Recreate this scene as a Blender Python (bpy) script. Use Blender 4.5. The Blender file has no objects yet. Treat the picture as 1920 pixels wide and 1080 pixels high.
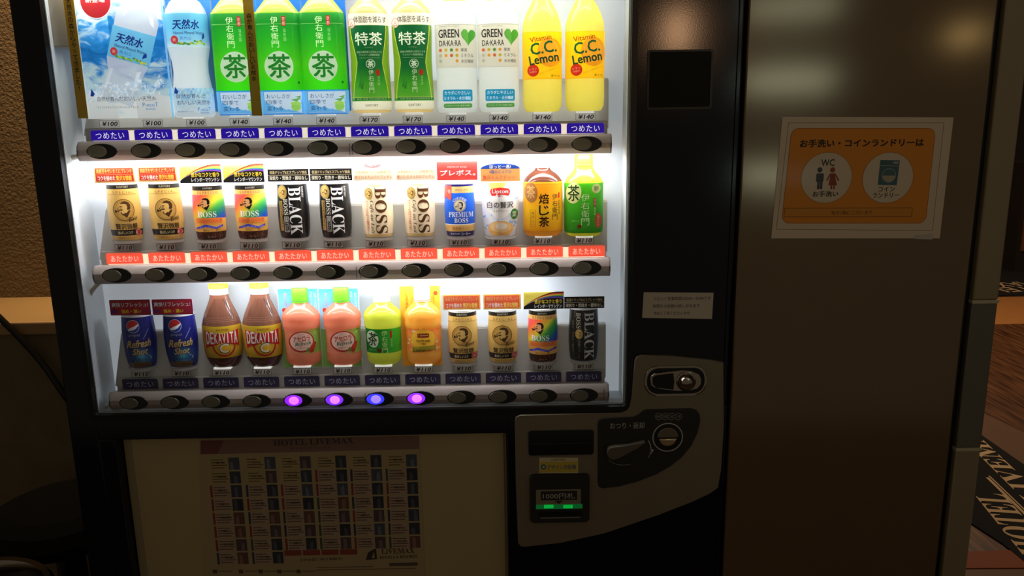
import bpy, bmesh, math, random
from mathutils import Vector, Matrix
from mathutils.geometry import tessellate_polygon
random.seed(7)
SC = bpy.context.scene
COL = SC.collection
PI = math.pi

# ------------------------------------------------------------------ camera
F, D, CZ = 1500.0, 1.355, 1.45
PITCH, ROLL, YAW = math.radians(12.306), math.radians(-0.858), math.radians(0.377)
cf = Vector((math.sin(YAW)*math.cos(PITCH), math.cos(YAW)*math.cos(PITCH), -math.sin(PITCH)))
r0 = Vector((math.cos(YAW), -math.sin(YAW), 0)); u0 = r0.cross(cf)
CR = r0*math.cos(ROLL)+u0*math.sin(ROLL); CU = u0*math.cos(ROLL)-r0*math.sin(ROLL)
cam = bpy.data.cameras.new('camera'); camo = bpy.data.objects.new('camera', cam); COL.objects.link(camo)
cam.sensor_width = 36; cam.lens = F/1920*36; cam.clip_start = .02
m = Matrix((CR, CU, -cf)).transposed().to_4x4(); m.translation = Vector((0, -D, CZ)); camo.matrix_world = m
SC.camera = camo

# ------------------------------------------------------------------ light and exposure
SC.view_settings.view_transform = 'Standard'; SC.view_settings.look = 'None'
SC.view_settings.exposure = 0.5; SC.view_settings.gamma = 1.0; SC.view_settings.use_curve_mapping = False
W = bpy.data.worlds.new('world'); SC.world = W; W.use_nodes = True
W.node_tree.nodes['Background'].inputs[0].default_value = (.078, .065, .047, 1)
W.node_tree.nodes['Background'].inputs[1].default_value = 1.0
def area(name, loc, rot, sx, sy, power, col, spread=180):
    l = bpy.data.lights.new(name, 'AREA'); l.shape = 'RECTANGLE'; l.size = sx; l.size_y = sy; l.energy = power; l.color = col
    l.spread = math.radians(spread)
    o = bpy.data.objects.new(name, l); o.location = loc; o.rotation_euler = rot; COL.objects.link(o); return o
# fluorescent lamps inside the machine, tucked under the header and under the two upper button bars
area('header_lamp', (-.27, .020, 1.6735), (math.radians(14), 0, 0), .90, .020, 1.05, (1, .99, .90))
area('upper_shelf_lamp', (-.27, .0225, 1.3805), (math.radians(14), 0, 0), .90, .016, 2.15, (.98, .98, 1))
area('middle_shelf_lamp', (-.24, .0225, 1.1675), (math.radians(14), 0, 0), .64, .016, .85, (.90, .94, 1))
# unseen lamps behind the photographer, placed for soft glints on the metal
area('lobby_sconce', (1.12, -4.0, 1.95), (math.radians(88), 0, math.radians(12)), .12, .24, .13, (1, .55, .28), 40)
for z, p in ((1.97, .022), (1.60, .022), (1.10, .022)):
    area('added_streak_light', (1.50, -3.0, z), (math.radians(90), 0, math.radians(19)), .44, .10, p, (.80, 1, .86), 40)  # added lamps, only there to make the streaks on the wall panel
area('lobby_spot', (2.20, -2.6, 1.78), (math.radians(88), 0, math.radians(29)), .12, .08, .014, (1, .8, .4), 60)
area('lobby_ceiling_lamp', (2.6, 3.6, 2.6), (0, 0, 0), .5, .5, 20, (1, .68, .42))
area('alcove_downlight', (-1.05, .60, 2.35), (math.radians(4), 0, 0), .10, .10, 2.5, (1, .70, .38), 70)

# ------------------------------------------------------------------ helpers
def P(px, py, y=0.0):
    d = cf*F + CR*(px-960) + CU*(540-py); t = (y+D)/d.y
    return d.x*t, CZ+d.z*t
def PZ(px, py, z=0.0):
    d = cf*F + CR*(px-960) + CU*(540-py); t = (z-CZ)/d.z
    return d.x*t, -D+d.y*t
def scl(px, py, y):
    a = P(px-10, py, y); b = P(px+10, py, y); c = P(px, py-10, y); e = P(px, py+10, y)
    return (b[0]-a[0])/20, (c[1]-e[1])/20
def lin(c):
    o = []
    for v in c[:3]:
        v = v/255.0
        o.append(v/12.92 if v <= .04045 else ((v+.055)/1.055)**2.4)
    return tuple(o)
MATS = {}
def mat(name, col=(128, 128, 128), rough=.5, metal=0., trans=0., attr=False, emit=None, es=0., bump=None, coat=0., noise=.06, spec=.5, absorb=None):
    if name in MATS: return MATS[name]
    M = bpy.data.materials.new(name); M.use_nodes = True; nt = M.node_tree; N = nt.nodes; L = nt.links
    b = N['Principled BSDF']; out = N['Material Output']
    b.inputs['Roughness'].default_value = rough; b.inputs['Metallic'].default_value = metal
    b.inputs['Coat Weight'].default_value = coat; b.inputs['Coat Roughness'].default_value = .08
    b.inputs['Specular IOR Level'].default_value = spec
    c = lin(col)+(1,)
    if attr:
        a = N.new('ShaderNodeAttribute'); a.attribute_name = 'Col'; src = a.outputs['Color']
    else:
        tc = N.new('ShaderNodeTexCoord'); nz = N.new('ShaderNodeTexNoise'); nz.inputs['Scale'].default_value = 14; nz.inputs['Detail'].default_value = 5
        L.new(tc.outputs['Object'], nz.inputs['Vector'])
        mx = N.new('ShaderNodeMix'); mx.data_type = 'RGBA'
        mx.inputs[6].default_value = tuple(v*(1-noise) for v in c[:3])+(1,); mx.inputs[7].default_value = tuple(min(1, v*(1+noise)) for v in c[:3])+(1,)
        L.new(nz.outputs['Fac'], mx.inputs[0]); src = mx.outputs[2]
    L.new(src, b.inputs['Base Color'])
    if emit is not None:
        b.inputs['Emission Color'].default_value = lin(emit)+(1,); b.inputs['Emission Strength'].default_value = es
    elif es:
        L.new(src, b.inputs['Emission Color']); b.inputs['Emission Strength'].default_value = es
    if bump:
        tc2 = N.new('ShaderNodeTexCoord'); n2 = N.new('ShaderNodeTexNoise'); n2.inputs['Scale'].default_value = bump[0]; n2.inputs['Detail'].default_value = 3
        L.new(tc2.outputs['Object'], n2.inputs['Vector']); bp = N.new('ShaderNodeBump'); bp.inputs['Strength'].default_value = bump[1]; bp.inputs['Distance'].default_value = bump[2]
        L.new(n2.outputs['Fac'], bp.inputs['Height']); L.new(bp.outputs[0], b.inputs['Normal'])
    if trans:
        t = N.new('ShaderNodeBsdfTranslucent'); L.new(src, t.inputs[0]); ms = N.new('ShaderNodeMixShader'); ms.inputs[0].default_value = trans
        L.new(b.outputs[0], ms.inputs[1]); L.new(t.outputs[0], ms.inputs[2]); L.new(ms.outputs[0], out.inputs[0])
    MATS[name] = M; return M

def mk(name, me, m, parent=None, loc=None):
    if m: me.materials.append(m)
    o = bpy.data.objects.new(name, me); COL.objects.link(o)
    if parent: o.parent = parent
    if loc: o.location = loc
    return o
def tag(o, label=None, cat=None, group=None, kind=None):
    for k, v in (('label', label), ('category', cat), ('group', group), ('kind', kind)):
        if v: o[k] = v
    return o
def empty(name, loc, label=None, cat=None, group=None):
    o = bpy.data.objects.new(name, None); o.empty_display_size = .02; COL.objects.link(o); o.location = loc
    return tag(o, label, cat, group)
def copy_tree(o, parent=None):
    c = o.copy(); COL.objects.link(c); c.parent = parent
    for ch in list(o.children): copy_tree(ch, c)
    return c
def from_bm(bm, name):
    me = bpy.data.meshes.new(name); bm.normal_update(); bm.to_mesh(me); bm.free(); return me
def smooth(me, ang=40):
    me.polygons.foreach_set('use_smooth', [True]*len(me.polygons))
    try: me.set_sharp_from_angle(angle=math.radians(ang))
    except Exception: pass
    for p_ in me.polygons:      # broad flat faces stay flat so their reflections are true
        if p_.area > 2e-4 and max(abs(p_.normal.x), abs(p_.normal.y), abs(p_.normal.z)) > .9995: p_.use_smooth = False
def box_bm(bm, x0, x1, y0, y1, z0, z1, bev=0, seg=2):
    r = bmesh.ops.create_cube(bm, size=1)
    vs = r['verts']
    for v in vs:
        v.co = Vector(((x0+x1)/2+v.co.x*(x1-x0), (y0+y1)/2+v.co.y*(y1-y0), (z0+z1)/2+v.co.z*(z1-z0)))
    if bev:
        es = list({e for v in vs for e in v.link_edges})
        bmesh.ops.bevel(bm, geom=es, offset=bev, segments=seg, affect='EDGES', profile=.5)
def box(name, x0, x1, y0, y1, z0, z1, m, parent=None, bev=0, loc=None, seg=2):
    bm = bmesh.new(); box_bm(bm, x0, x1, y0, y1, z0, z1, bev, seg); me = from_bm(bm, name)
    if bev: smooth(me)
    return mk(name, me, m, parent, loc)
def plate(name, pts, y0, y1, m, parent=None, bev=0, seg=2, loc=None):
    """prism: outline pts (x,z) any winding, front face at y0, back at y1"""
    A = sum(pts[i][0]*pts[(i+1) % len(pts)][1]-pts[(i+1) % len(pts)][0]*pts[i][1] for i in range(len(pts)))
    if A < 0: pts = pts[::-1]
    bm = bmesh.new(); vf = [bm.verts.new((x, y0, z)) for x, z in pts]; vb = [bm.verts.new((x, y1, z)) for x, z in pts]
    f = bm.faces.new(vf); bm.faces.new(vb[::-1]); n = len(pts)
    for i in range(n): bm.faces.new((vf[i], vb[i], vb[(i+1) % n], vf[(i+1) % n]))
    if bev: bmesh.ops.bevel(bm, geom=list(f.edges), offset=bev, segments=seg, affect='EDGES', profile=.5)
    me = from_bm(bm, name)
    if bev: smooth(me, 50)
    return mk(name, me, m, parent, loc)
def arc(cx, cz, rx, rz, a0, a1, n=8):
    return [(cx+rx*math.cos(math.radians(a0+(a1-a0)*i/n)), cz+rz*math.sin(math.radians(a0+(a1-a0)*i/n))) for i in range(n+1)]
def rrect(x0, z0, x1, z1, r, n=5, rr=None):
    r4 = rr or (r, r, r, r)      # bl br tr tl
    p = []
    for (cx, cz, a, q) in ((x0, z0, 180, r4[0]), (x1, z0, 270, r4[1]), (x1, z1, 0, r4[2]), (x0, z1, 90, r4[3])):
        if q <= 0: p.append((cx, cz)); continue
        ox = q if cx == x0 else -q; oz = q if cz == z0 else -q
        p += arc(cx+ox, cz+oz, q, q, a, a+90, n)
    return p
def ellp(cx, cz, rx, rz, n=32): return [(cx+rx*math.cos(2*PI*i/n), cz+rz*math.sin(2*PI*i/n)) for i in range(n)]
def tube(name, pts, r, m, parent=None, res=8, rs=None, smooth_path=True):
    if smooth_path and len(pts) > 2:
        q = []
        V = [Vector(p) for p in pts]; V = [V[0]*2-V[1]]+V+[V[-1]*2-V[-2]]
        for i in range(1, len(V)-2):
            for k in range(6):
                t = k/6; a, b, c, d = V[i-1:i+3]
                q.append(.5*((2*b)+(-a+c)*t+(2*a-5*b+4*c-d)*t*t+(-a+3*b-3*c+d)*t**3))
        q.append(V[-2]); pts = q
    pts = [Vector(p) for p in pts]; bm = bmesh.new(); rings = []
    for i, p in enumerate(pts):
        d = (pts[min(i+1, len(pts)-1)]-pts[max(i-1, 0)]).normalized()
        a = d.cross(Vector((0, 0, 1)))
        if a.length < .1: a = d.cross(Vector((0, 1, 0)))
        a.normalize(); b = d.cross(a)
        rings.append([bm.verts.new(p+(a*math.cos(2*PI*k/res)+b*math.sin(2*PI*k/res))*r) for k in range(res)])
    for i in range(len(rings)-1):
        for k in range(res): bm.faces.new((rings[i][k], rings[i][(k+1) % res], rings[i+1][(k+1) % res], rings[i+1][k]))
    bm.faces.new(rings[0][::-1]); bm.faces.new(rings[-1])
    bmesh.ops.recalc_face_normals(bm, faces=bm.faces)
    me = from_bm(bm, name); smooth(me, 60); return mk(name, me, m, parent)
def lathe(name, prof, m, parent=None, seg=40, loc=None):
    bm = bmesh.new(); rings = []
    for r, z in prof:
        rings.append([bm.verts.new((max(r, 1e-5)*math.cos(2*PI*k/seg), max(r, 1e-5)*math.sin(2*PI*k/seg), z)) for k in range(seg)])
    for i in range(len(rings)-1):
        for k in range(seg): bm.faces.new((rings[i][k], rings[i][(k+1) % seg], rings[i+1][(k+1) % seg], rings[i+1][k]))
    bmesh.ops.remove_doubles(bm, verts=bm.verts, dist=2e-5)
    bmesh.ops.recalc_face_normals(bm, faces=bm.faces)
    me = from_bm(bm, name); smooth(me, 35); return mk(name, me, m, parent, loc)

# ------------------------------------------------------------------ text outlines
TXT = {}
def text_mesh(s, bold=0., spacing=1.0, line=1.0):
    k = (s, bold, spacing, line)
    if k in TXT: return TXT[k]
    c = bpy.data.curves.new('t', 'FONT'); c.body = s; c.offset = bold; c.resolution_u = 2; c.align_x = 'CENTER'
    c.space_character = spacing; c.space_line = line
    o = bpy.data.objects.new('t', c); COL.objects.link(o)
    me = o.to_mesh(); vs = [(v.co.x, v.co.y) for v in me.vertices]; fs = [tuple(p.vertices) for p in me.polygons]
    o.to_mesh_clear(); bpy.data.objects.remove(o); bpy.data.curves.remove(c)
    if not vs: vs = [(0, 0), (1, 0), (1, 1)]; fs = []
    x0 = min(v[0] for v in vs); x1 = max(v[0] for v in vs); y0 = min(v[1] for v in vs); y1 = max(v[1] for v in vs)
    w = max(x1-x0, 1e-4); h = max(y1-y0, 1e-4)
    vs = [((x-x0)/w-.5, (y-y0)/h-.5) for x, y in vs]
    fs2 = []
    for f in fs:
        a = sum(vs[f[i]][0]*vs[f[(i+1) % len(f)]][1]-vs[f[(i+1) % len(f)]][0]*vs[f[i]][1] for i in range(len(f)))
        fs2.append(f if a > 0 else f[::-1])
    TXT[k] = (vs, fs2); return TXT[k]

class Canvas:
    """flat print. rel mode: px units around a base point, v up. absolute mode: photo pixels on the real plane y (v down)."""
    def __init__(s, sx=1, sz=1, du=0, plane=None, org=(0, 0)):
        s.sx, s.sz, s.du, s.pl, s.org, s.items, s.par = sx, sz, du, plane, org, [], 0
    def loc(s, cx, cy):
        if s.pl is None: return (cx+s.du)*s.sx, cy*s.sz, s.sx, s.sz
        X, Z = P(cx, cy, s.pl); a, b = scl(cx, cy, s.pl); return X-s.org[0], Z-s.org[1], a, b
    def pt(s, p): return s.loc(*p)[:2]
    def add(s, vs, fs, col, lv):
        s.items.append((vs, fs, col, lv)); return s
    def fill(s, vs, col, lv):
        A = sum(vs[i][0]*vs[(i+1) % len(vs)][1]-vs[(i+1) % len(vs)][0]*vs[i][1] for i in range(len(vs)))
        if A < 0: vs = vs[::-1]
        t = tessellate_polygon([[Vector((x, z, 0)) for x, z in vs]]); fs = []
        for f in t:
            f = tuple(f); a = sum(vs[f[i]][0]*vs[f[(i+1) % 3]][1]-vs[f[(i+1) % 3]][0]*vs[f[i]][1] for i in range(3))
            fs.append(f if a > 0 else f[::-1])
        return s.add(vs, fs, col, lv)
    def poly(s, pts, col, lv=1): return s.fill([s.pt(p) for p in pts], col, lv)
    def rect(s, u0, v0, u1, v1, col, lv=1, r=0):
        X, Z, a, b = s.loc((u0+u1)/2, (v0+v1)/2); w = abs(u1-u0)/2*a; h = abs(v1-v0)/2*b
        return s.fill(rrect(X-w, Z-h, X+w, Z+h, r*a) if r else [(X-w, Z-h), (X+w, Z-h), (X+w, Z+h), (X-w, Z+h)], col, lv)
    def ell(s, cx, cy, rx, ry, col, lv=1, n=28, rot=0):
        X, Z, a, b = s.loc(cx, cy); c, q = math.cos(math.radians(rot)), math.sin(math.radians(rot))
        return s.fill([(X+(x*c-y*q)*a, Z+(x*q+y*c)*b) for x, y in ellp(0, 0, rx, ry, n)], col, lv)
    def ring(s, cx, cy, rx, ry, w, col, lv=2, n=32):
        X, Z, a, b = s.loc(cx, cy); o = [(X+x*a, Z+y*b) for x, y in ellp(0, 0, rx, ry, n)]; i = [(X+x*a, Z+y*b) for x, y in ellp(0, 0, rx-w, ry-w, n)]
        return s.add(o+i, [(k, (k+1) % n, n+(k+1) % n, n+k) for k in range(n)], col, lv)
    def line(s, pts, w, col, lv=2):
        q = [s.loc(*p) for p in pts]
        for (x0, z0, a, b), (x1, z1, _, _) in zip(q[:-1], q[1:]):
            d = Vector((x1-x0, z1-z0)); n = Vector((-d.y, d.x)).normalized()*w*a/2; e = d.normalized()*w*a*.2
            s.fill([(x0-n.x-e.x, z0-n.y-e.y), (x1-n.x+e.x, z1-n.y+e.y), (x1+n.x+e.x, z1+n.y+e.y), (x0+n.x-e.x, z0+n.y-e.y)], col, lv)
        return s
    def frame(s, u0, v0, u1, v1, w, col, lv=2):
        X, Z, a, b = s.loc((u0+u1)/2, (v0+v1)/2); W_ = abs(u1-u0)/2*a; H = abs(v1-v0)/2*b; t = w*a
        o = [(X-W_, Z-H), (X+W_, Z-H), (X+W_, Z+H), (X-W_, Z+H)]; i = [(X-W_+t, Z-H+t), (X+W_-t, Z-H+t), (X+W_-t, Z+H-t), (X-W_+t, Z+H-t)]
        return s.add(o+i, [(k, (k+1) % 4, 4+(k+1) % 4, 4+k) for k in range(4)], col, lv)
    def text(s, t, cx, cy, w, h, col, lv=3, rot=0, bold=0., shear=0., spacing=1.0, lines=1.0):
        if bold >= .008:   # thicken by multiple striking, which keeps the glyph shapes clean
            k = min(bold, .05)*h*.55
            for q, (dx, dy) in enumerate(((-k, -k), (k, -k), (k, k), (-k, k))): s.text(t, cx+dx, cy+dy, w-2*k, h-2*k, col, lv+q*.3, rot, 0, shear, spacing, lines)
            return s
        vs, fs = text_mesh(t, bold, spacing, lines); X, Z, a, b = s.loc(cx, cy); c, q = math.cos(math.radians(rot)), math.sin(math.radians(rot))
        o = []
        for x, y in vs:
            x = x*w+shear*y*h; y = y*h; o.append((X+(x*c-y*q)*a, Z+(x*q+y*c)*b))
        return s.add(o, fs, col, lv)
    def vtext(s, t, cx, cy, w, h, col, lv=3, bold=0., rot=0):
        n = len(t); st = h/n; v0 = cy+(h/2-st/2)*(1 if s.pl is None else -1)
        for i, ch in enumerate(t):
            d = st*i*(-1 if s.pl is None else 1)
            a_, b_ = {'っ': (.68, .6), '・': (.25, .25), '!': (.16, .95), 'ー': (.12, 1), 'く': (.6, 1), 'し': (.75, 1)}.get(ch, (1, 1)); s.text(ch, cx, v0+d, w*a_, st*.88*b_, col, lv, rot, bold)
        return s
    def build(s, name, m, parent=None, wrap=None, step=.0036, y=0., off=.00012, clip=None, loc=None):
        bm = bmesh.new(); cl = bm.loops.layers.float_color.new('Col')
        for vs, fs, col, lv in s.items:
            vv = [bm.verts.new((x, -lv, z)) for x, z in vs]; fixed = None if callable(col) else lin(col)+(1,)
            for f in fs:
                try: F_ = bm.faces.new([vv[i] for i in f])
                except ValueError: continue
                for L_ in F_.loops:
                    L_[cl] = fixed if fixed else lin(col(L_.vert.co.x/s.sx-s.du, L_.vert.co.z/s.sz))+(1,)
        if wrap:
            xs = [v.co.x for v in bm.verts]; lo, hi = min(xs), max(xs); k = math.ceil(lo/step)
            while k*step < hi:
                bmesh.ops.bisect_plane(bm, geom=list(bm.verts)+list(bm.edges)+list(bm.faces), plane_co=(k*step, 0, 0), plane_no=(1, 0, 0), dist=1e-7); k += 1
        for v in bm.verts:
            lv = -v.co.y; x, z = v.co.x, v.co.z
            if wrap: x, yy = wrap(x, z, lv*off); v.co = (x, yy, z)
            else: v.co = (x, y-lv*off, z)
        me = from_bm(bm, name); return mk(name, me, m, parent, loc)

# ------------------------------------------------------------------ materials
M_print = mat('label_print_ink', rough=.35, attr=True, trans=.45)
M_glow = mat('emissive_label_ink', rough=.35, attr=True, trans=.2, es=.30)  # emission stands in for light coming through the ink from behind
M_flat = mat('flat_print_ink', rough=.5, attr=True)
M_lit = mat('backlit_print', rough=.4, attr=True, es=.5)
M_dull = mat('dim_print', rough=.5, attr=True)
M_liquid = mat('translucent_bottle', rough=.18, attr=True, trans=.62, coat=.4)
M_label = mat('bottle_label_film', rough=.3, attr=True, trans=.58, coat=.2)
M_labelg = mat('emissive_label_film', rough=.3, attr=True, trans=.58, coat=.2, es=.13)  # film glows by its own emission, imitating light from behind
M_liqg = mat('emissive_liquid', rough=.18, attr=True, trans=.62, coat=.4, es=.13)  # liquid given emission so the bottle looks lit through
M_can = mat('can_print', rough=.3, attr=True, trans=.10, coat=.3)
M_cap = mat('cap_plastic', rough=.45, attr=True, trans=.3)
M_card = mat('card_stock', rough=.55, attr=True, trans=.45)
M_navy = mat('navy_enamel', (3, 6, 22), .12, bump=(420, .12, .00022), spec=.30)
M_navyin = mat('navy_edge', (6, 8, 16), .3)
M_white = mat('white_liner', (186, 192, 196), .45)
M_backlit = mat('backlit_diffuser', (168, 172, 178), .6, emit=(222, 232, 240), es=.20)
M_tray = mat('tray_plastic', (172, 168, 160), .35, trans=.15)
M_bar = mat('bar_plastic', (152, 139, 132), .33, noise=.04)
M_black = mat('black_plastic', (12, 11, 10), .35, spec=.3)
M_blackm = mat('black_matt', (14, 13, 11), .6)
M_btn = mat('button_smoke', (100, 96, 80), .3)
M_beige = mat('beige_metal_panel', (118, 108, 88), .38, metal=.25, noise=.08)
M_chrome = mat('chrome', (150, 140, 130), .14, metal=1.)
M_steel = mat('dull_steel', (120, 112, 96), .3, metal=.9)

# ------------------------------------------------------------------ row geometry
# measured in the photograph on known depths, turned into level rows of metric positions
def lvl(a, b, y): p, q = P(*a, y), P(*b, y); return p[0], q[0], (p[1]+q[1])/2
ROW = []
for i, (bar_t, bar_b, strip_t, strip_b, tags, lab, btn, tray_t, tray_b) in enumerate([
    (((143, 267), (1147, 252)), ((143, 303), (1147, 287)), ((160, 240), (1138, 230)), ((160, 263), (1138, 249)), ((204, 232), (1098, 219)), ((205, 252), (1098, 242)), ((190, 283), (1100, 271)), ((160, 160), (1147, 146)), ((152, 240), (1139, 229))),
    (((172, 500), (1145, 484)), ((172, 535), (1145, 518)), ((185, 474), (1137, 460)), ((185, 496), (1137, 481)), ((232, 465), (1095, 451)), ((233, 485), (1100, 471)), ((218, 516), (1100, 503)), ((193, 389), (1141, 373)), ((185, 474), (1137, 460))),
    (((205, 738), (1141, 722)), ((205, 770), (1141, 753)), ((215, 712), (1137, 697)), ((215, 733), (1137, 717)), ((263, 702), (1095, 688)), ((262, 721), (1095, 706)), ((250, 757), (1095, 741)), ((226, 623), (1136, 608)), ((213, 712), (1141, 697)))]):
    ROW.append(dict(bt=lvl(*bar_t, .012), bb=lvl(*bar_b, .012), st=lvl(*strip_t, .042), sb=lvl(*strip_b, .042), tag=lvl(*tags, .044), lab=lvl(*lab, .040), btn=lvl(*btn, .010), tt=lvl(*tray_t, .060), tb=lvl(*tray_b, .052)))
#PART2
X0, X1 = -.789, .392          # machine sides
WX0, WX1, WZ0, WZ1 = -.739, .210, .934, 1.675
BACK = .078
# ------------------------------------------------------------------ setting
M_wood = mat('wood_floor', (96, 62, 36), .4)
nt = M_wood.node_tree; N = nt.nodes; L = nt.links
tc = N.new('ShaderNodeTexCoord'); mp = N.new('ShaderNodeMapping'); mp.inputs['Rotation'].default_value = (0, 0, .03); mp.inputs['Scale'].default_value = (18, 1.3, 1)
nz = N.new('ShaderNodeTexNoise'); nz.inputs['Scale'].default_value = 3; nz.inputs['Detail'].default_value = 8; cr = N.new('ShaderNodeValToRGB')
cr.color_ramp.elements[0].position = .35; cr.color_ramp.elements[0].color = lin((66, 38, 20))+(1,); cr.color_ramp.elements[1].position = .7; cr.color_ramp.elements[1].color = lin((138, 92, 58))+(1,)
L.new(tc.outputs['Object'], mp.inputs[0]); L.new(mp.outputs[0], nz.inputs['Vector']); L.new(nz.outputs['Fac'], cr.inputs[0]); L.new(cr.outputs[0], N['Principled BSDF'].inputs['Base Color'])
M_stucco = mat('brown_stucco', (112, 90, 60), .85, bump=(150, 1.0, .005), noise=.22)
M_ledge = mat('beige_ledge', (150, 120, 78), .5)
M_darkwall = mat('dark_wall', (104, 90, 66), .8, bump=(120, .5, .002), noise=.3)
M_panel = mat('grey_steel_panel', (108, 90, 66), .13, metal=.40, noise=.05, bump=(520, .16, .00009))
M_trimA = mat('trim_olive', (132, 120, 92), .5, metal=.1); M_trimB = mat('trim_grey', (92, 88, 76), .5, metal=.1)
M_tan = mat('tan_floor_strip', (196, 132, 70), .6, noise=.1); M_tan2 = mat('brown_floor_tile', (112, 76, 46), .6, noise=.12); M_red = mat('terracotta_edge', (150, 72, 36), .7, noise=.15)
M_far = mat('lobby_wall', (40, 30, 22), .8); M_mat = mat('mat_pile', (20, 17, 15), .95, bump=(900, .6, .002))
ST = dict(kind='structure')
tag(box('floor', -4, 9, -2.2, 6.6, -.1, 0, M_wood), **ST)
tag(box('wall_back', -4, .398, .75, .87, .985, 2.9, M_stucco), **ST)
tag(box('wall_left', -4, -.80, .49, .87, 0, .955, M_darkwall), **ST)
tag(box('trim_1', -4, -.80, .478, .76, .955, .987, M_ledge, bev=.004), **ST)
tag(box('wall_right', .398, .802, 0, .8, 0, 2.9, M_panel, bev=.003), **ST)
tag(box('wall_rear', .398, .855, .80, .92, 0, 2.9, M_far), **ST)
tag(box('trim_2', .802, .8145, .012, .8, 0, 2.9, M_black), **ST)
tag(box('trim_3', .8145, .860, 0, .8, 1.119, 2.9, M_trimA, bev=.003), **ST)
tag(box('trim_4', .8145, .860, 0.001, .8, .842, 1.113, M_trimB, bev=.002), **ST)
tag(box('trim_5', .8145, .860, 0, .8, 0, .836, M_trimA, bev=.003), **ST)
M_joint = mat('joint_strip', (176, 166, 136), .4)
tag(box('trim_6', .8140, .861, -.001, .8, 1.113, 1.119, M_joint), **ST)
tag(box('trim_7', .8140, .861, -.001, .8, .836, .842, M_joint), **ST)
tag(box('wall_far', .8, 9, 6.4, 6.6, 0, 3.6, M_far), **ST)
def floor_poly(name, pix, z, m, **kw):
    pts = [PZ(*p) for p in pix]; bm = bmesh.new()
    vs = [bm.verts.new((x, y, z)) for x, y in pts]; lo = [bm.verts.new((x, y, .0002)) for x, y in pts]; n = len(pts)
    bm.faces.new(vs)
    for i in range(n): bm.faces.new((vs[i], lo[i], lo[(i+1) % n], vs[(i+1) % n]))
    bmesh.ops.recalc_face_normals(bm, faces=bm.faces)
    return tag(mk(name, from_bm(bm, name), m), **kw)
tag(box('trim_8', 1.0, 9, 3.87, 4.65, 0.0002, .004, M_tan), **ST)
floor_poly('trim_9', [(1780, 744), (2050, 876), (2050, 990), (1700, 790)], .003, M_tan2, **ST)
floor_poly('trim_10', [(1700, 1040), (1990, 1030), (1990, 1066), (1700, 1068)], .004, M_red, **ST)
floor_poly('trim_11', [(1700, 1070), (1990, 1068), (1990, 1190), (1700, 1190)], .003, M_tan2, **ST)
# floor mats with woven lettering
def mat_text(parent, s, A, B, h, n, col, thick=.0008, z=.0065, boldness=.0, lab='lettering'):
    """text s laid flat; A,B photo pixels of the centres of its first and last letters on the floor"""
    a = Vector(PZ(*A)); b = Vector(PZ(*B)); d = (b-a); w = d.length*len(s)/(len(s)-1); d.normalize(); u = Vector((-d.y, d.x)); c = (a+b)/2
    vs, fs = text_mesh(s, boldness); bm = bmesh.new(); vv = [bm.verts.new((c.x+d.x*x*w+u.x*y*h, c.y+d.y*x*w+u.y*y*h, z)) for x, y in vs]
    for f in fs:
        try: bm.faces.new([vv[i] for i in f])
        except ValueError: pass
    return mk(lab, from_bm(bm, lab), col, parent)
ser0 = lambda t: ''.join(chr(0x1D400+ord(ch)-65) for ch in t)
M_ml = mat('mat_lettering', (232, 196, 150), .95)
pm = [PZ(*p) for p in ((1836, 815), (1975, 912), (1975, 1075), (1800, 1010), (1700, 830))]
mt = empty('floor_mat', (pm[0][0], pm[0][1], 0), 'black entrance mat with cream hotel lettering lying nearest beside the trim column', 'mat')
base = floor_poly('mat_base', [(1832, 812), (1985, 919), (1985, 1108), (1880, 1022), (1700, 905)], .006, M_mat)
base.parent = mt; base.matrix_parent_inverse = Matrix.Translation(mt.location).inverted()
for s, A, B, h in ((ser0('LIVEMAX'), (1934, 933), (1801, 804), .088), (ser0('HOTEL'), (1940, 1032), (1861, 938), .115)):
    o = mat_text(mt, s, A, B, h, 0, M_ml, boldness=0); o.matrix_parent_inverse = Matrix.Translation(mt.location).inverted()
for da in (0, 3.2):
    bm = bmesh.new(); a = Vector(PZ(1851+da, 898-da)); b = Vector(PZ(1990+da, 1033-da*1.5)); d = (b-a).normalized(); u = Vector((-d.y, d.x))*(.006 if da == 0 else .003)
    bm.faces.new([bm.verts.new((p.x, p.y, .0066)) for p in (a-u, b-u, b+u, a+u)]); o = mk('stripe', from_bm(bm, 'stripe'), M_ml, mt); o.matrix_parent_inverse = Matrix.Translation(mt.location).inverted()
fm = empty('floor_mat', (4.0, 5.2, 0), 'dark entrance mat far off in the lobby beyond the tan floor strip', 'mat')
box('mat_base', -1.4, 1.6, -.5, .55, .0002, .008, M_mat, fm)
for s, zz in (('LIVEMAX', 536), ('HOTEL', 546)):
    o = mat_text(fm, s, (1990, zz-6), (1876, zz), .16, 0, M_ml, z=.009, boldness=0); o.matrix_parent_inverse = Matrix.Translation(fm.location).inverted()
# far door leaf in the lobby
dx, dz = P(1906, 470, 5.6); dx2, dz2 = P(1975, 370, 5.6)
dd = empty('cabinet', (dx, 5.6, 0), 'dark lobby cabinet with brown front far behind the trim column', 'cabinet')
box('carcass', 0, 1.1, 0, .5, 0, dz2+.3, M_far, dd); box('front_panel', .03, 1.0, -.02, 0, dz, dz2, mat('brown_front', (120, 78, 52), .5), dd)

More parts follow.
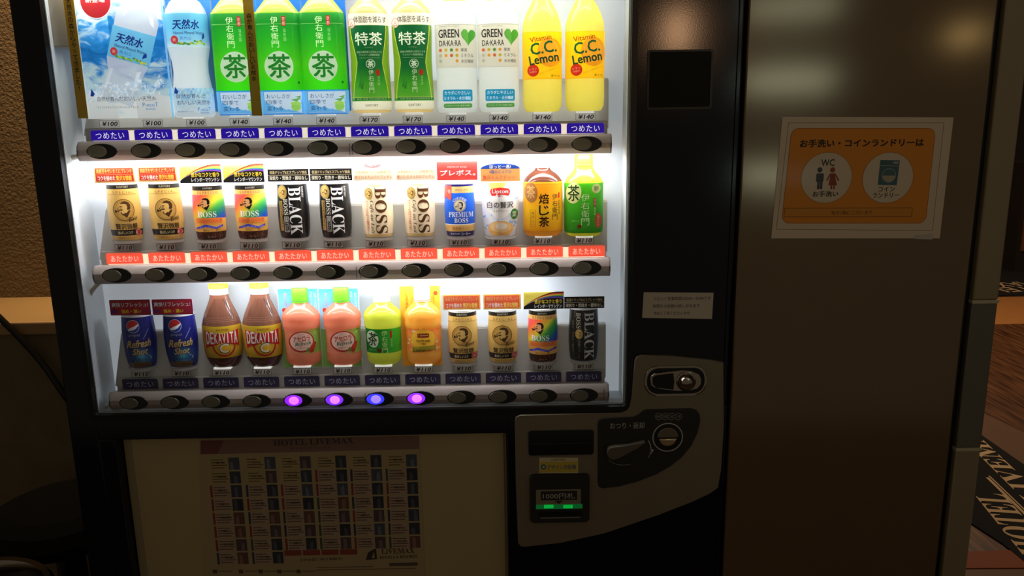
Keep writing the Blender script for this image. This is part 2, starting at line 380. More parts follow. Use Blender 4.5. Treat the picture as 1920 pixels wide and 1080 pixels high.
# ------------------------------------------------------------------ left side: cable, ashtray bin, stool
a = P(-30, 572, .46); b = P(62, 668, .46); c = P(118, 742, .46); e = P(150, 790, .46)
tag(tube('power_cable', [(a[0]-.16, .56, .994), (a[0]-.05, .50, .998), (a[0], .466, a[1]-.004), (b[0], .470, b[1]), (c[0], .466, c[1]), (e[0], .47, e[1]), (-.87, .468, .45), (-.86, .44, .012)], .0075, M_black),
    'black power cable hanging across the dark wall left of the drinks machine', 'cable')
bn = empty('ashtray_bin', (-1.005, -.055, 0), 'round black bin with a shiny chrome rim at the lower left corner', 'bin')
lathe('body', [(0, .0), (.135, .0), (.145, .02), (.148, .55), (.14, .56), (0, .56)], M_black, bn)
lathe('rim', [(.148, .56), (.156, .575), (.158, .592), (.150, .604), (.140, .602), (.134, .588), (.134, .56)], M_chrome, bn, 56)
lathe('inner_dish', [(0, .575), (.088, .572), (.134, .563)], M_black, bn, 56); lathe('dish_ring', [(.088, .572), (.092, .588), (.097, .588), (.099, .571)], M_chrome, bn, 56)
so = empty('stool', (-.985, .275, 0), 'round black padded stool in the dark between bin and wall', 'stool')
lathe('seat', [(0, .635), (.11, .633), (.145, .617), (.160, .59), (.150, .565), (0, .555)], mat('stool_leather', (5, 5, 5), .9, spec=.08), so)
lathe('pedestal', [(.03, .555), (.03, .05), (.12, .03), (.14, .01), (.14, 0), (0, 0)], M_black, so)

# ------------------------------------------------------------------ vending machine
VM = empty('vending_machine', (-.2, .35, 0), 'dark navy drinks vending machine with a lit display window and coin panel', 'vending machine')
class Par:  # children keep absolute coordinates below this root
    pass
def child(o, par=VM):
    o.parent = par; o.matrix_parent_inverse = par.matrix_world.inverted() if par.type != 'EMPTY' else Matrix.Translation(par.location).inverted(); return o
bm = bmesh.new()
box_bm(bm, X0, WX0, 0, .09, .08, 1.83, .003); box_bm(bm, WX1, X1, 0, .09, WZ0, 1.83, .003)
box_bm(bm, WX0, WX1, 0, .09, WZ1, 1.83, .002); box_bm(bm, WX0-.001, -.0005, 0, .05, .886, WZ0, .002)
box_bm(bm, -.005, X1, 0.0, .09, .08, WZ0, .002); box_bm(bm, WX0-.001, -.708, 0, .05, .08, .887, .002); box_bm(bm, -.708, -.005, 0, .05, .08, .42, .002)
me = from_bm(bm, 'door_frame'); smooth(me); child(mk('door_frame', me, M_navy))
bm = bmesh.new(); box_bm(bm, X0+.004, X1-.004, .091, .74, .08, 1.825, .004)
me = from_bm(bm, 'cabinet_body'); smooth(me); child(mk('cabinet_body', me, M_navyin))
for fx in (X0+.06, X1-.06):
    for fy in (.10, .68): child(lathe('foot', [(.025, 0), (.03, .01), (.02, .02), (.015, .085)], M_black, None, 16, (fx, fy, 0)))
# thin ridge along the right edge of the door
child(plate('edge_ridge', rrect(.383, .10, .387, 1.82, .0015), -.0035, .0, M_navy, None, .0012))
child(plate('window_gasket', rrect(WX0-.006, WZ0-.007, WX1+.006, WZ1+.006, .012, 6)[::1], .002, .004, M_black)) if False else None
def frame_mesh(name, o, i, y0, y1, m):
    bm = bmesh.new(); n = len(o); q = [[bm.verts.new((x, y, z)) for x, z in r] for r, y in ((o, y0), (i, y0), (i, y1), (o, y1))]
    for k in range(n):
        k2 = (k+1) % n
        for a_, b_ in ((0, 1), (1, 2), (2, 3), (3, 0)): bm.faces.new((q[a_][k], q[a_][k2], q[b_][k2], q[b_][k]))
    bmesh.ops.recalc_face_normals(bm, faces=bm.faces); return mk(name, from_bm(bm, name), m)
child(frame_mesh('window_gasket', rrect(WX0-.008, WZ0-.009, WX1+.009, WZ1+.008, .012, 6), rrect(WX0+.0005, WZ0+.0005, WX1-.0005, WZ1-.0005, .006, 6), -.003, .010, M_black))
# liner of the display compartment
child(box('side_liner', WX0+.0002, WX0+.002, .0105, BACK, WZ0, WZ1, M_white)); child(box('side_liner', WX1-.002, WX1-.0002, .0105, BACK, WZ0, WZ1, M_white))
child(box('side_edge_strip', WX1-.004, WX1, .011, .030, WZ0, WZ1, mat('grey_strip', (170, 176, 172), .3)))
child(box('floor_liner', WX0+.002, WX1-.002, .0105, BACK, WZ0+.0002, WZ0+.0018, M_white)); child(box('header_liner', WX0, WX1, .010, BACK, WZ1, WZ1+.02, M_white))
child(box('bottom_rail', WX0+.004, WX1-.004, .011, .034, WZ0, WZ0+.003, mat('rail_grey', (150, 150, 146), .35)))
child(box('back_panel', WX0, WX1, BACK, BACK+.004, WZ0, WZ1, M_backlit))
bx0, bz0 = P(89, 90, .03); bx1, bz1 = P(128, -60, .03)
child(box('lamp_cover', WX0, WX0+.030, .020, .074, bz0, WZ1-.001, mat('lamp_cover', (176, 168, 152), .5), bev=.003))
# glass: an honest pane, mostly clear with a weak reflection
G = bpy.data.materials.new('clear_pane'); G.use_nodes = True; nn = G.node_tree.nodes; ll = G.node_tree.links; nn.remove(nn['Principled BSDF'])
tr = nn.new('ShaderNodeBsdfTransparent'); gl = nn.new('ShaderNodeBsdfGlossy'); gl.inputs['Roughness'].default_value = .03; mx = nn.new('ShaderNodeMixShader'); fr = nn.new('ShaderNodeFresnel'); fr.inputs[0].default_value = 1.25
tr.inputs[0].default_value = (.985, .99, .985, 1)
ll.new(fr.outputs[0], mx.inputs[0]); ll.new(tr.outputs[0], mx.inputs[1]); ll.new(gl.outputs[0], mx.inputs[2]); ll.new(mx.outputs[0], nn['Material Output'].inputs[0])
bm = bmesh.new(); bm.faces.new([bm.verts.new(v) for v in ((WX0, .004, WZ0), (WX1, .004, WZ0), (WX1, .004, WZ1), (WX0, .004, WZ1))])
child(mk('window_pane', from_bm(bm, 'window_pane'), G))

BX0, BX1 = -.718, .181
def lerp(a, b, t): return a+(b-a)*t
M_seam = mat('seam', (52, 46, 44), .6)
btn_lit = {4: ((130, 30, 250), (236, 120, 255)), 5: ((110, 40, 250), (230, 130, 255)), 6: ((50, 50, 250), (160, 130, 255)), 7: ((130, 40, 250), (236, 130, 255))}
LABC = [dict(bg=(34, 6, 150), fg=(245, 240, 255), t='つめたい', gap=(250, 236, 214), es=.75), dict(bg=(242, 84, 60), fg=(255, 198, 178), t='あたたかい', gap=(255, 232, 200), es=.8), dict(bg=(26, 20, 66), fg=(168, 166, 190), t='つめたい', gap=(150, 142, 132), es=0)]
PR = [['¥100']*3+['¥140']*3+['¥170']*2+['¥140']*4, ['¥110']*12, ['¥110']*12]
for ri, R in enumerate(ROW):
    zt, zb = R['bt'][2], R['bb'][2]; sh = empty('product_shelf', (BX0, .012, zb)); child(sh)
    sh.parent = VM; sh.matrix_parent_inverse = Matrix.Translation(VM.location).inverted()
    inv = Matrix.Translation(Vector((BX0, .012, zb))).inverted()
    def sub(o): o.parent = sh; o.matrix_parent_inverse = inv; return o
    # hollow button bar: extruded section
    h = zt-zb; lip = R['sb'][2]-.0018; sec = [(.052, lip), (.030, (zt+lip)/2+.0008), (.020, zt), (.014, zt-.006), (.0115, zt-.014), (.0115, zt-.022), (.014, zb+.004), (.018, zb), (.021, zb+.002), (.017, zb+.006), (.0150, zt-.022), (.0150, zt-.014), (.017, zt-.008), (.022, zt-.004), (.052, lip-.003)]
    bm = bmesh.new(); A = [bm.verts.new((BX0, y, z)) for y, z in sec]; B = [bm.verts.new((BX1, y, z)) for y, z in sec]; n = len(sec)
    for k in range(n): bm.faces.new((A[k], A[(k+1) % n], B[(k+1) % n], B[k]))
    bmesh.ops.triangulate(bm, faces=[bm.faces.new(A), bm.faces.new(B[::-1])]); 
    # closed ends
    for xx in (BX0, BX1):
        e_ = [(.052, lip), (.030, (zt+lip)/2+.0008), (.020, zt), (.014, zt-.006), (.0115, zt-.014), (.0115, zt-.022), (.014, zb+.004), (.018, zb), (.052, zb+.004)]
        va = [bm.verts.new((xx, y, z)) for y, z in e_]; vb = [bm.verts.new((xx+(.002 if xx < 0 else -.002), y, z)) for y, z in e_]
        bm.faces.new(va); bm.faces.new(vb[::-1])
        for k in range(len(e_)): bm.faces.new((va[k], vb[k], vb[(k+1) % len(e_)], va[(k+1) % len(e_)]))
    bmesh.ops.recalc_face_normals(bm, faces=bm.faces)
    me = from_bm(bm, 'button_bar'); smooth(me, 35); sub(mk('button_bar', me, M_bar))
    xm = P({0: 655, 1: 668, 2: 684}[ri], 280+ri*230, .0115)[0]
    for dx in ((0, .007) if ri else (0, .005)): sub(box('seam', xm+dx, xm+dx+.0007, .0112, .013, zb+.004, zt-.008, M_seam))
    if ri == 2: sub(box('seam', BX1-.010, BX1-.0093, .0112, .013, zb+.004, zt-.008, M_seam))
    # label strip
    sz0, sz1 = R['sb'][2], R['st'][2]
    sub(box('label_strip', -.716, .177, .044, .052, sz0-.012, sz1+.0015, M_tray))
    if LABC[ri]['es']:
        gm = mat('strip_light_%d' % ri, LABC[ri]['gap'], .5, emit=LABC[ri]['gap'], es=.5)
        sub(box('strip_light', R['lab'][0]-.030, R['lab'][1]+.032, .0425, .0439, sz0-.001, sz1-.003, gm))
    lw, lh = .0323, (sz1-sz0)*.92
    for i in range(12):
        t = i/11; cx = lerp(R['lab'][0], R['lab'][1], t); cz = R['lab'][2]; q = LABC[ri]
        cv = Canvas(1, 1); hw, hh = lw, lh/2
        cv.fill(rrect(cx-hw, cz-hh, cx+hw, cz+hh, .003, 4, (0, 0, .0035, .0035)), q['bg'], 1)
        cv.text(q['t'], cx, cz-.0005, .0485, .0112, q['fg'], 2, bold=.0 if ri != 1 else .01, spacing=1.12)
        sub(cv.build('temperature_label', M_lit if q['es'] else M_dull, None, y=.0418))
        # price tag in its clear holder
        tx, tz = lerp(R['tag'][0], R['tag'][1], t), R['tag'][2]
        pc = Canvas(1, 1); pc.rect(tx-.0165, tz-.0055, tx+.0165, tz+.0055, (188, 186, 180), 1); pc.frame(tx-.0168, tz-.0058, tx+.0168, tz+.0058, .0006, (66, 66, 64), 2)
        pc.text(PR[ri][i], tx+.001, tz, .0265, .0078, (10, 10, 10), 3, bold=.045, shear=.25)
        sub(pc.build('price_tag', M_flat if ri else mat('emissive_tag', rough=.5, attr=True, es=.25), None, y=.0462))  # top-row tags get emission to lift them out of the bottles' shade
        # select button: dark oval well, smoked disc, thin rim
        cx, cz = lerp(R['btn'][0], R['btn'][1], t), R['btn'][2]
        def ring_pts(rx, rz, c=0): return ellp(cx+c, cz, rx, rz, 36)
        wl = sub(plate('button_well', ring_pts(.0258, .0128), .0106, .0150, M_black, None, .0008))
        lit = ri == 2 and i in btn_lit
        if lit:
            c1, c2 = btn_lit[i]; bmat = mat('lit_button_%d' % i, c1, .3, emit=c1, es=1.0); core = mat('lit_core_%d' % i, c2, .3, emit=c2, es=.75)
        else: bmat = M_btn
        bt = sub(plate('select_button', ellp(cx-.0075, cz, .0158, .0100, 32), .0094, .0106, bmat, None, .0006))
        if lit: sub(plate('button_glow', ellp(cx-.0065, cz, .0090, .0075, 24), .0088, .0094, core, None, .0004))
    # product tray: raised box with a sloping face, the top one brightened by an added glowing plate inside
    if ri == 0: sub(box('added_tray_glow', -.69, .16, .074, .076, R['tb'][2]-.005, R['tt'][2]-.01, mat('added_tray_glow', (235, 240, 240), .5, emit=(235, 240, 240), es=1.3)))
    a0, a1, az = -.706, .181, R['tt'][2]; b0, b1, bz = -.724, .180, R['tb'][2]
    bm = bmesh.new(); v = [bm.verts.new(p) for p in ((b0, .052, bz-.012), (b1, .052, bz-.012), (a1, .060, az-.003), (a0, .060, az-.003), (a0+.002, .063, az), (a1-.002, .063, az), (b0, BACK, bz-.012), (b1, BACK, bz-.012), (a1, BACK, az), (a0, BACK, az))]
    for f in ((0, 1, 2, 3), (3, 2, 5, 4), (4, 5, 8, 9), (0, 3, 4, 9, 6), (1, 7, 8, 5, 2)): bm.faces.new([v[k] for k in f])
    bmesh.ops.bevel(bm, geom=list(bm.edges), offset=.0012, segments=2, affect='EDGES')
    bmesh.ops.recalc_face_normals(bm, faces=bm.faces); me = from_bm(bm, 'product_tray'); smooth(me, 30); sub(mk('product_tray', me, M_tray if ri else mat('lit_tray_plastic', (172, 168, 160), .35, trans=.4)))
# wiring loops at the left ends of the bars
M_wire = mat('grey_wire', (168, 160, 140), .5)
for px in ([(146, 293), (128, 297), (122, 303), (128, 314)], [(186, 530), (174, 541), (164, 556), (166, 572)], [(205, 762), (196, 768), (190, 773)]):
    pts = []
    for k, p in enumerate(px): q = P(*p, .03); pts.append((q[0], .03+.004*k, q[1]))
    child(tube('bar_wire', pts, .0042, M_wire))

# lower poster window
child(box('poster_panel', -.706, -.006, .022, .026, .42, .888, mat('cream_panel', (150, 138, 104), .5, noise=.05)))
child(box('poster_cover', -.690, -.011, .019, .0215, .41, .884, mat('cover_sheet', (164, 148, 108), .3, noise=.04)))

# coin and note panel
cpx = [(1190, 676), (1194, 669), (1202, 666), (1260, 668), (1330, 675), (1357, 680), (1357, 800), (1352, 880), (1347, 915), (1330, 927), (1300, 940), (1233, 966), (1133, 1000), (1050, 1018), (985, 1026), (976, 1025), (971, 1018), (967, 900), (965, 790), (967, 782), (976, 778), (1165, 775), (1177, 770), (1182, 762), (1185, 740)]
cp = plate('coin_panel', [P(*p, -.006) for p in cpx], -.006, .002, M_beige, None, .0015, 3)
CPo = empty('payment_panel', (cp.location.x+.2, -.006, .8)); child(CPo)
CPo.matrix_parent_inverse = Matrix.Translation(VM.location).inverted()
cinv = Matrix.Translation(Vector((.2, -.006, .8))).inverted()
def csub(o): o.parent = CPo; o.matrix_parent_inverse = cinv; return o
csub(cp)
def prect(x0, y0, x1, y1, r, y): a_, b_ = P(x0, (y0+y1)/2, y)[0], P(x1, (y0+y1)/2, y)[0]; c_, d_ = P((x0+x1)/2, y1, y)[1], P((x0+x1)/2, y0, y)[1]; return rrect(a_, c_, b_, d_, r)
# lock
csub(plate('lock_plate', prect(1209, 686, 1325, 742, .022, -.008), -.009, -.006, M_chrome, None, .0025, 3))
csub(plate('lock_recess', prect(1213, 690, 1321, 738, .020, -.009), -.0096, -.009, M_black, None, .0005))
Lp = lambda p: P(*p, -.011)
kn = [Lp(p) for p in ((1219, 706), (1226, 700), (1250, 697), (1280, 694), (1296, 695), (1311, 702), (1315, 712), (1315, 720), (1308, 729), (1292, 733), (1270, 732), (1240, 729), (1226, 727), (1219, 722))]
csub(plate('lock_handle', kn, -.013, -.0096, M_chrome, None, .0016, 3))
kx, kz = P(1286, 715, -.013); kk = lathe('lock_knob', [(.0175, 0), (.0175, .002), (.0150, .004), (.0130, .002), (.0125, .004), (.009, .009), (0, .0115)], M_chrome, None, 36)
kk.rotation_euler = (PI/2, 0, 0); kk.location = (kx, -.013, kz); csub(kk)
inset = [Lp(p) for p in ((1223, 707), (1230, 703), (1262, 699), (1264, 715), (1262, 730), (1230, 726), (1223, 720))]
csub(plate('handle_inset', inset, -.0136, -.0128, M_black))
# black coin area
cb = [(1121, 793), (1123, 787), (1130, 784), (1188, 783), (1197, 779), (1206, 770), (1214, 768), (1296, 766), (1306, 769), (1312, 777), (1313, 790), (1308, 812), (1297, 835), (1280, 856), (1258, 874), (1230, 890), (1195, 903), (1160, 912), (1130, 916), (1123, 913), (1121, 906)]
csub(plate('coin_bezel', [P(*p, -.008) for p in cb], -.0085, -.006, M_blackm, None, .0012))
cx, cz = P(1252, 820, -.009); s1, s2 = scl(1252, 820, -.009)
csub(frame_mesh('coin_ring', ellp(cx, cz, 28.5*s1, 28.5*s1), ellp(cx, cz, 27*s1, 27*s1), -.0092, -.0083, mat('white_line', (190, 190, 186), .4)))
csub(frame_mesh('coin_funnel', ellp(cx, cz, 24*s1, 24*s1), ellp(cx, cz+.001, 20*s1, 20*s1), -.0090, -.0083, M_black))
csub(plate('coin_slot_upper', [(cx+x, cz+z) for x, z in arc(0, 0, 20*s1, 20*s1, 0, 180, 16)], -.0108, -.0084, M_steel, None, .001))
csub(plate('coin_slot_lower', [(cx+x*.85, cz-.0015+z*.8) for x, z in arc(0, 0, 20*s1, 20*s1, 180, 360, 16)], -.0125, -.0084, mat('brass_plate', (190, 170, 130), .22, metal=1.), None, .0025, 3))
lv = [P(*p, -.016) for p in ((1138, 845), (1141, 839), (1150, 836), (1178, 834), (1208, 827), (1210, 829), (1193, 842), (1172, 849), (1160, 857), (1150, 862), (1142, 859), (1138, 852))]
csub(plate('return_lever', lv, -.020, -.0085, mat('lever_grey', (84, 78, 64), .3), None, .002, 3))
csub(tube('lever_pivot_edge', [(P(*p, -.010)[0], -.010, P(*p, -.010)[1]) for p in ((1140, 862), (1152, 869), (1168, 872), (1184, 870))], .0009, M_steel))
cv = Canvas(plane=-.0088)
cv.text('おつり・返却', 1176, 798, 64, 12, (170, 168, 160), 2)
for k, t in enumerate(('500', '100', '50', '10')):
    cv.ring(1235+k*12.3, 781, 6.6, 6.6, .7, (150, 148, 140), 2); cv.text(t, 1235+k*12.3, 781, 9 if len(t) > 2 else 6.5, 5, (150, 148, 140), 2)
cv.line([(1216, 826), (1220, 836), (1221, 846), (1217, 856)], 1.2, (190, 188, 182)); cv.poly([(1215, 859), (1221, 843), (1226, 843)], (190, 188, 182), 2)
csub(cv.build('panel_lettering', M_flat, None, y=-.0086))
# display slot
csub(plate('display_window', prect(991, 807, 1113, 853, .004, -.008), -.0085, -.006, mat('smoked_plastic', (5, 5, 8), .15), None, .001))
csub(box('display_divider', *[P(994, 830, -.009)[0], P(1110, 830, -.009)[0]], -.0092, -.0085, P(1050, 832, -.009)[1], P(1050, 830.6, -.009)[1], mat('divider', (34, 32, 30), .4)))
csub(frame_mesh('display_lip', prect(990, 806, 1114, 854.5, .0045, -.007), prect(992, 807, 1112, 852.5, .004, -.007), -.0078, -.006, mat('lip_grey', (96, 90, 78), .4)))
# note reader
nr = csub(plate('note_reader', prect(994, 890, 1105, 978, .006, -.010), -.014, -.006, M_blackm, None, .003, 3))
cv = Canvas(plane=-.0148)
cv.rect(1005, 918, 1089, 946, (120, 112, 88), 1); cv.rect(1014, 921, 1082, 938, (14, 13, 12), 2); cv.text('1000円札', 1048, 930, 60, 11, (168, 164, 150), 3, bold=.01)
cv.poly([(1040, 939), (1056, 939), (1048, 945)], (20, 16, 12), 2)
cv.rect(1013, 970, 1088, 972, (110, 106, 98), 2)
csub(cv.build('note_lettering', M_flat, None, y=-.0142))
gs, ge = mat('green_window', (10, 60, 30), .3, emit=(10, 120, 50), es=.25), mat('green_lamp', (20, 190, 80), .3, emit=(10, 190, 70), es=.4)
csub(plate('green_window', prect(1005, 946, 1092, 954, .001, -.0150), -.0152, -.0140, gs))
for x in (1020, 1056): csub(plate('green_lamp', prect(x, 946.5, x+18, 953, .001, -.0153), -.0156, -.0150, ge))
csub(plate('note_slot', prect(1010, 960, 1090, 968, .001, -.0150), -.0142, -.0139, M_black))
# square blanking plate on the right stile
child(plate('blanking_plate', prect(1216, 96, 1333, 202, .003, -.002), -.0015, .001, mat('plate_dark', (26, 25, 20), .7, spec=.2), None, .001))
child(frame_mesh('plate_rim', prect(1213, 93, 1336, 205, .004, -.001), prect(1217, 97, 1332, 201, .003, -.001), -.0022, .001, M_black))
#PART3
# ------------------------------------------------------------------ dummy drinks: open-backed shells with printed labels
AX = .050
class Drink:
    def __init__(s, name, label, cat, group, bx, by, prof, n=2.0, kd=.8):
        """bx,by: photo pixel of the base centre; prof: [(v, r)] in photo pixels there"""
        s.prof = prof; s.n = n; s.kd = kd; rmax = max(r for v, r in prof)
        s.sx = scl(bx, by-50, AX-.01)[0]; s.sz = scl(bx, by-50, AX-.015)[1]
        yf = AX-kd*.9*rmax*s.sx
        X = P(bx, by-50, AX-.004)[0]; Z = P(bx, by, yf)[1]
        s.du = (960-bx)*(kd*rmax*s.sx)/(D+AX)
        s.root = empty(name, (X, AX, Z), label, cat, group); s.cv = Canvas(s.sx, s.sz); s.cv.par = s.du*s.sx
    def r(s, v):
        p = s.prof
        if v <= p[0][0]: return p[0][1]
        for (v0, r0_), (v1, r1) in zip(p[:-1], p[1:]):
            if v <= v1: return r0_+(r1-r0_)*(v-v0)/max(v1-v0, 1e-6)
        return p[-1][1]
    def wrap(s, x, z, lift=0, extra=.0007):
        R = s.r(z/s.sz)*s.sx+extra+lift; x0 = x
        for _ in range(4): x = x0+s.cv.par*math.sqrt(max(0, 1-(x/R)**2))
        x = max(-.985*R, min(.985*R, x))
        return x, -s.kd*R*(1-(abs(x)/R)**s.n)**(1/s.n)
    def shell(s, name, v0, v1, col, m, off=0., lid=False, dr=0, rings=None, seg=30, floor=False, skip=None):
        """slice of the shell between v0 and v1; col: colour or function (u,v) or list of (v_top, colour)"""
        zones = col if isinstance(col, list) else None
        vs = {v0, v1} | (set(skip) if skip else set()); vs |= {v for v, _ in s.prof if v0 < v < v1}
        if zones: vs |= {v for v, _ in zones if v0 < v < v1}
        vs = sorted(vs); fine = []
        mx = 6 if callable(col) else 12
        for a, b in zip(vs[:-1], vs[1:]):
            k = max(1, math.ceil((b-a)/mx)); fine += [a+(b-a)*i/k for i in range(k)]
        fine.append(vs[-1]); bm = bmesh.new(); cl = bm.loops.layers.float_color.new('Col'); R_ = []
        for v in fine:
            R = (s.r(v)+dr)*s.sx+off; row = []
            for k in range(seg+1):
                t = -PI/2+PI*k/seg; sn, cs = math.sin(t), max(math.cos(t), 0)
                row.append(bm.verts.new((R*math.copysign(abs(sn)**(2/s.n), sn), -s.kd*R*cs**(2/s.n), v*s.sz)))
            R_.append(row)
        def cc(F_, vm):
            for l in F_.loops:
                if zones: c = next((c for t_, c in zones if vm < t_), zones[-1][1])
                elif callable(col): c = col(l.vert.co.x/s.sx-s.du, l.vert.co.z/s.sz)
                else: c = col
                l[cl] = lin(c)+(1,)
        for i in range(len(R_)-1):
            if skip and skip[0] <= (fine[i]+fine[i+1])/2 <= skip[1]: continue
            for k in range(seg): cc(bm.faces.new((R_[i][k], R_[i][k+1], R_[i+1][k+1], R_[i+1][k])), (fine[i]+fine[i+1])/2)
        if lid: cc(bm.faces.new(R_[-1]), fine[-1])
        if floor: cc(bm.faces.new(R_[0][::-1]), fine[0])
        me = from_bm(bm, name); smooth(me, 45); return mk(name, me, m, s.root)
    def glow(s, v0, v1, strength, col=(255, 255, 250)):
        """unseen emissive plate added inside the open-backed dummy to make it glow"""
        r = s.r(v0+4)*s.sx*.72; o = box('added_glow_plate', -r, r, -.004, -.003, v0*s.sz, v1*s.sz, mat('added_glow_plate_%d' % int(strength*10), col, .5, emit=col, es=strength), s.root); return o
    def clip(s, w=16):
        o = box('base_clip', -w*s.sx, w*s.sx, -.021, -.004, -.0022, .0012, mat('emissive_clip', (236, 238, 236), .25, emit=(240, 240, 232), es=.35), s.root, bev=.0006); return o  # the clip's bright glint is put in as emission
    def prints(s, name='label_print', m=None, off=.00010):
        if s.cv.items: s.cv.build(name, m or M_print, s.root, wrap=s.wrap, off=off)
        return s.root

def mixc(a, b, t): t = max(0, min(1, t)); return tuple(a[i]+(b[i]-a[i])*t for i in range(3))
def ramp(stops, t):
    for (a, ca), (b, cb_) in zip(stops[:-1], stops[1:]):
        if t <= b: return mixc(ca, cb_, (t-a)/(b-a))
    return stops[-1][1]
SERIF = {}
def ser(s_):   # bold serif letters from the mathematical alphabet of the built-in font
    o = ''
    for ch in s_:
        if 'A' <= ch <= 'Z': o += chr(0x1D400+ord(ch)-65)
        elif 'a' <= ch <= 'z': o += chr(0x1D41A+ord(ch)-97)
        else: o += ch
    return o
def script(s_):
    return ''.join(chr(0x1D468+ord(c)-65) if 'A' <= c <= 'Z' else chr(0x1D482+ord(c)-97) if 'a' <= c <= 'z' else c for c in s_)

def head(c, cx, cy, s, dk, sk, lv=2):
    """emblem: pipe-smoking man's head in profile, size s"""
    f = lambda pts: [(cx+(x-45)*s/100, cy+(y-50)*s/100) for x, y in pts]
    if sk: c.poly(f([(22, 84), (14, 64), (4, 48), (12, 42), (14, 30), (24, 18), (38, 12), (62, 22), (84, 34), (92, 60), (80, 88), (50, 96)]), sk, lv)
    c.poly(f([(24, 82), (38, 98), (62, 103), (86, 95), (99, 72), (96, 48), (84, 40), (82, 56), (74, 62), (70, 80), (50, 85), (36, 84)]), dk, lv+1)
    c.poly(f([(18, 68), (40, 70), (42, 65), (20, 62)]), dk, lv+1); c.poly(f([(22, 58), (36, 60), (35, 55), (24, 54)]), dk, lv+1)
    c.poly(f([(13, 62), (1, 44), (10, 41), (11, 45), (7, 46), (16, 60)]), dk, lv+1)
    c.poly(f([(2, 34), (20, 48), (44, 46), (36, 36), (20, 40), (6, 28)]), dk, lv+1)
    c.poly(f([(-16, 42), (-4, 42), (2, 34), (18, 34), (18, 31), (0, 28), (-6, 22), (-14, 24)]), dk, lv+1)
    c.poly(f([(24, 26), (30, 12), (44, 2), (46, 8), (36, 16), (29, 28)]), dk, lv+1)
    c.poly(f([(38, 8), (56, 22), (64, 18), (76, 30), (86, 40), (96, 34), (84, 14), (66, -14)]), dk, lv+1)
    c.ell(cx+.33*s, cy, .06*s, .10*s, dk, lv+2)

G1, G2, DK = (214, 172, 92), (196, 152, 72), (52, 34, 18)
BAND, WHT = (24, 20, 16), (246, 244, 240)
CANP = [(0, 22), (3, 24), (8, 25.5), (20, 27), (40, 28), (60, 28), (80, 27), (97, 26), (102, 26)]
def cup(d, w, col=(186, 182, 176)):     # clip collar that holds the can
    v0 = -3.5; bm = bmesh.new()
    o = d.shell('clip_collar', 0, 5.5, col, M_cap, dr=1.6, off=.0006, floor=True); o.location.z = -.0025
def can_scale(prof, k, kv=None): return [(v*(kv or k), r*k) for v, r in prof]
def dup(root, bx, by, ref_bx, ref_by, label, dz=0):
    c = copy_tree(root)
    X, Z = P(bx, by, AX-.02); Xr, Zr = P(ref_bx, ref_by, AX-.02)
    c.location = (root.location.x+X-Xr, AX, root.location.z+Z-Zr+dz); c['label'] = label; return c

# --- gold coffee can
def gold(bx, by, label, k=1., group='gold coffee cans'):
    d = Drink('coffee_can', label, 'can', group, bx, by, can_scale(CANP, k)); c = d.cv; K = k
    d.shell('can_body', 4, 98*K, [(12*K, G1), (22*K, BAND), (91*K, G1), (98*K, BAND)], M_can)
    d.shell('can_rim', 98*K, 102*K, (226, 224, 220), M_cap, lid=True); cup(d, 0)
    c.sx *= K; c.sz *= K
    c.text('SUNTORY', -1, 94.5, 20, 3.6, (190, 180, 150), bold=.02); c.text('S P E C I A L', 0, 85.5, 36, 4.6, (120, 84, 34)); c.line([(-26, 82), (26, 82)], .6, (130, 92, 40))
    c.ell(-2, 56, 18, 18, (198, 154, 76), 1); c.ring(-2, 56, 18.5, 18.5, 1.3, (122, 84, 30)); c.ring(-2, 56, 15.2, 15.2, .6, (150, 108, 46))
    for i in range(26):
        a = 2*PI*i/26; 
        if 0.9 < i/26*6.28 < 5.9 or 1: c.rect(-2+16.8*math.cos(a)-.5, 56+16.8*math.sin(a)-.5, -2+16.8*math.cos(a)+.5, 56+16.8*math.sin(a)+.5, (150, 108, 46), 2)
    head(c, -3, 58, 24, (74, 46, 18), (214, 172, 96))
    c.text(script('Boss'), 12, 41, 17, 8, (60, 38, 16), 5, rot=14); c.line([(2, 37), (24, 43)], .5, (60, 38, 16), 5)
    c.text('贅沢微糖', 0, 28, 39, 10, (40, 26, 12), bold=.02); c.text('香ばしいコク', -4, 17, 26, 5.4, (240, 224, 180), bold=.02)
    c.ell(21, 17, 6.4, 6.4, (186, 42, 40), 4); c.ring(21, 17, 5.6, 5.6, .5, (240, 190, 170), 5); c.text('新', 21, 17, 5.5, 5.5, (240, 200, 190), 6)
    c.text('焙煎仕立てコーヒー', -1, 8, 32, 3.6, (110, 80, 36))
    return d.prints(m=M_can)
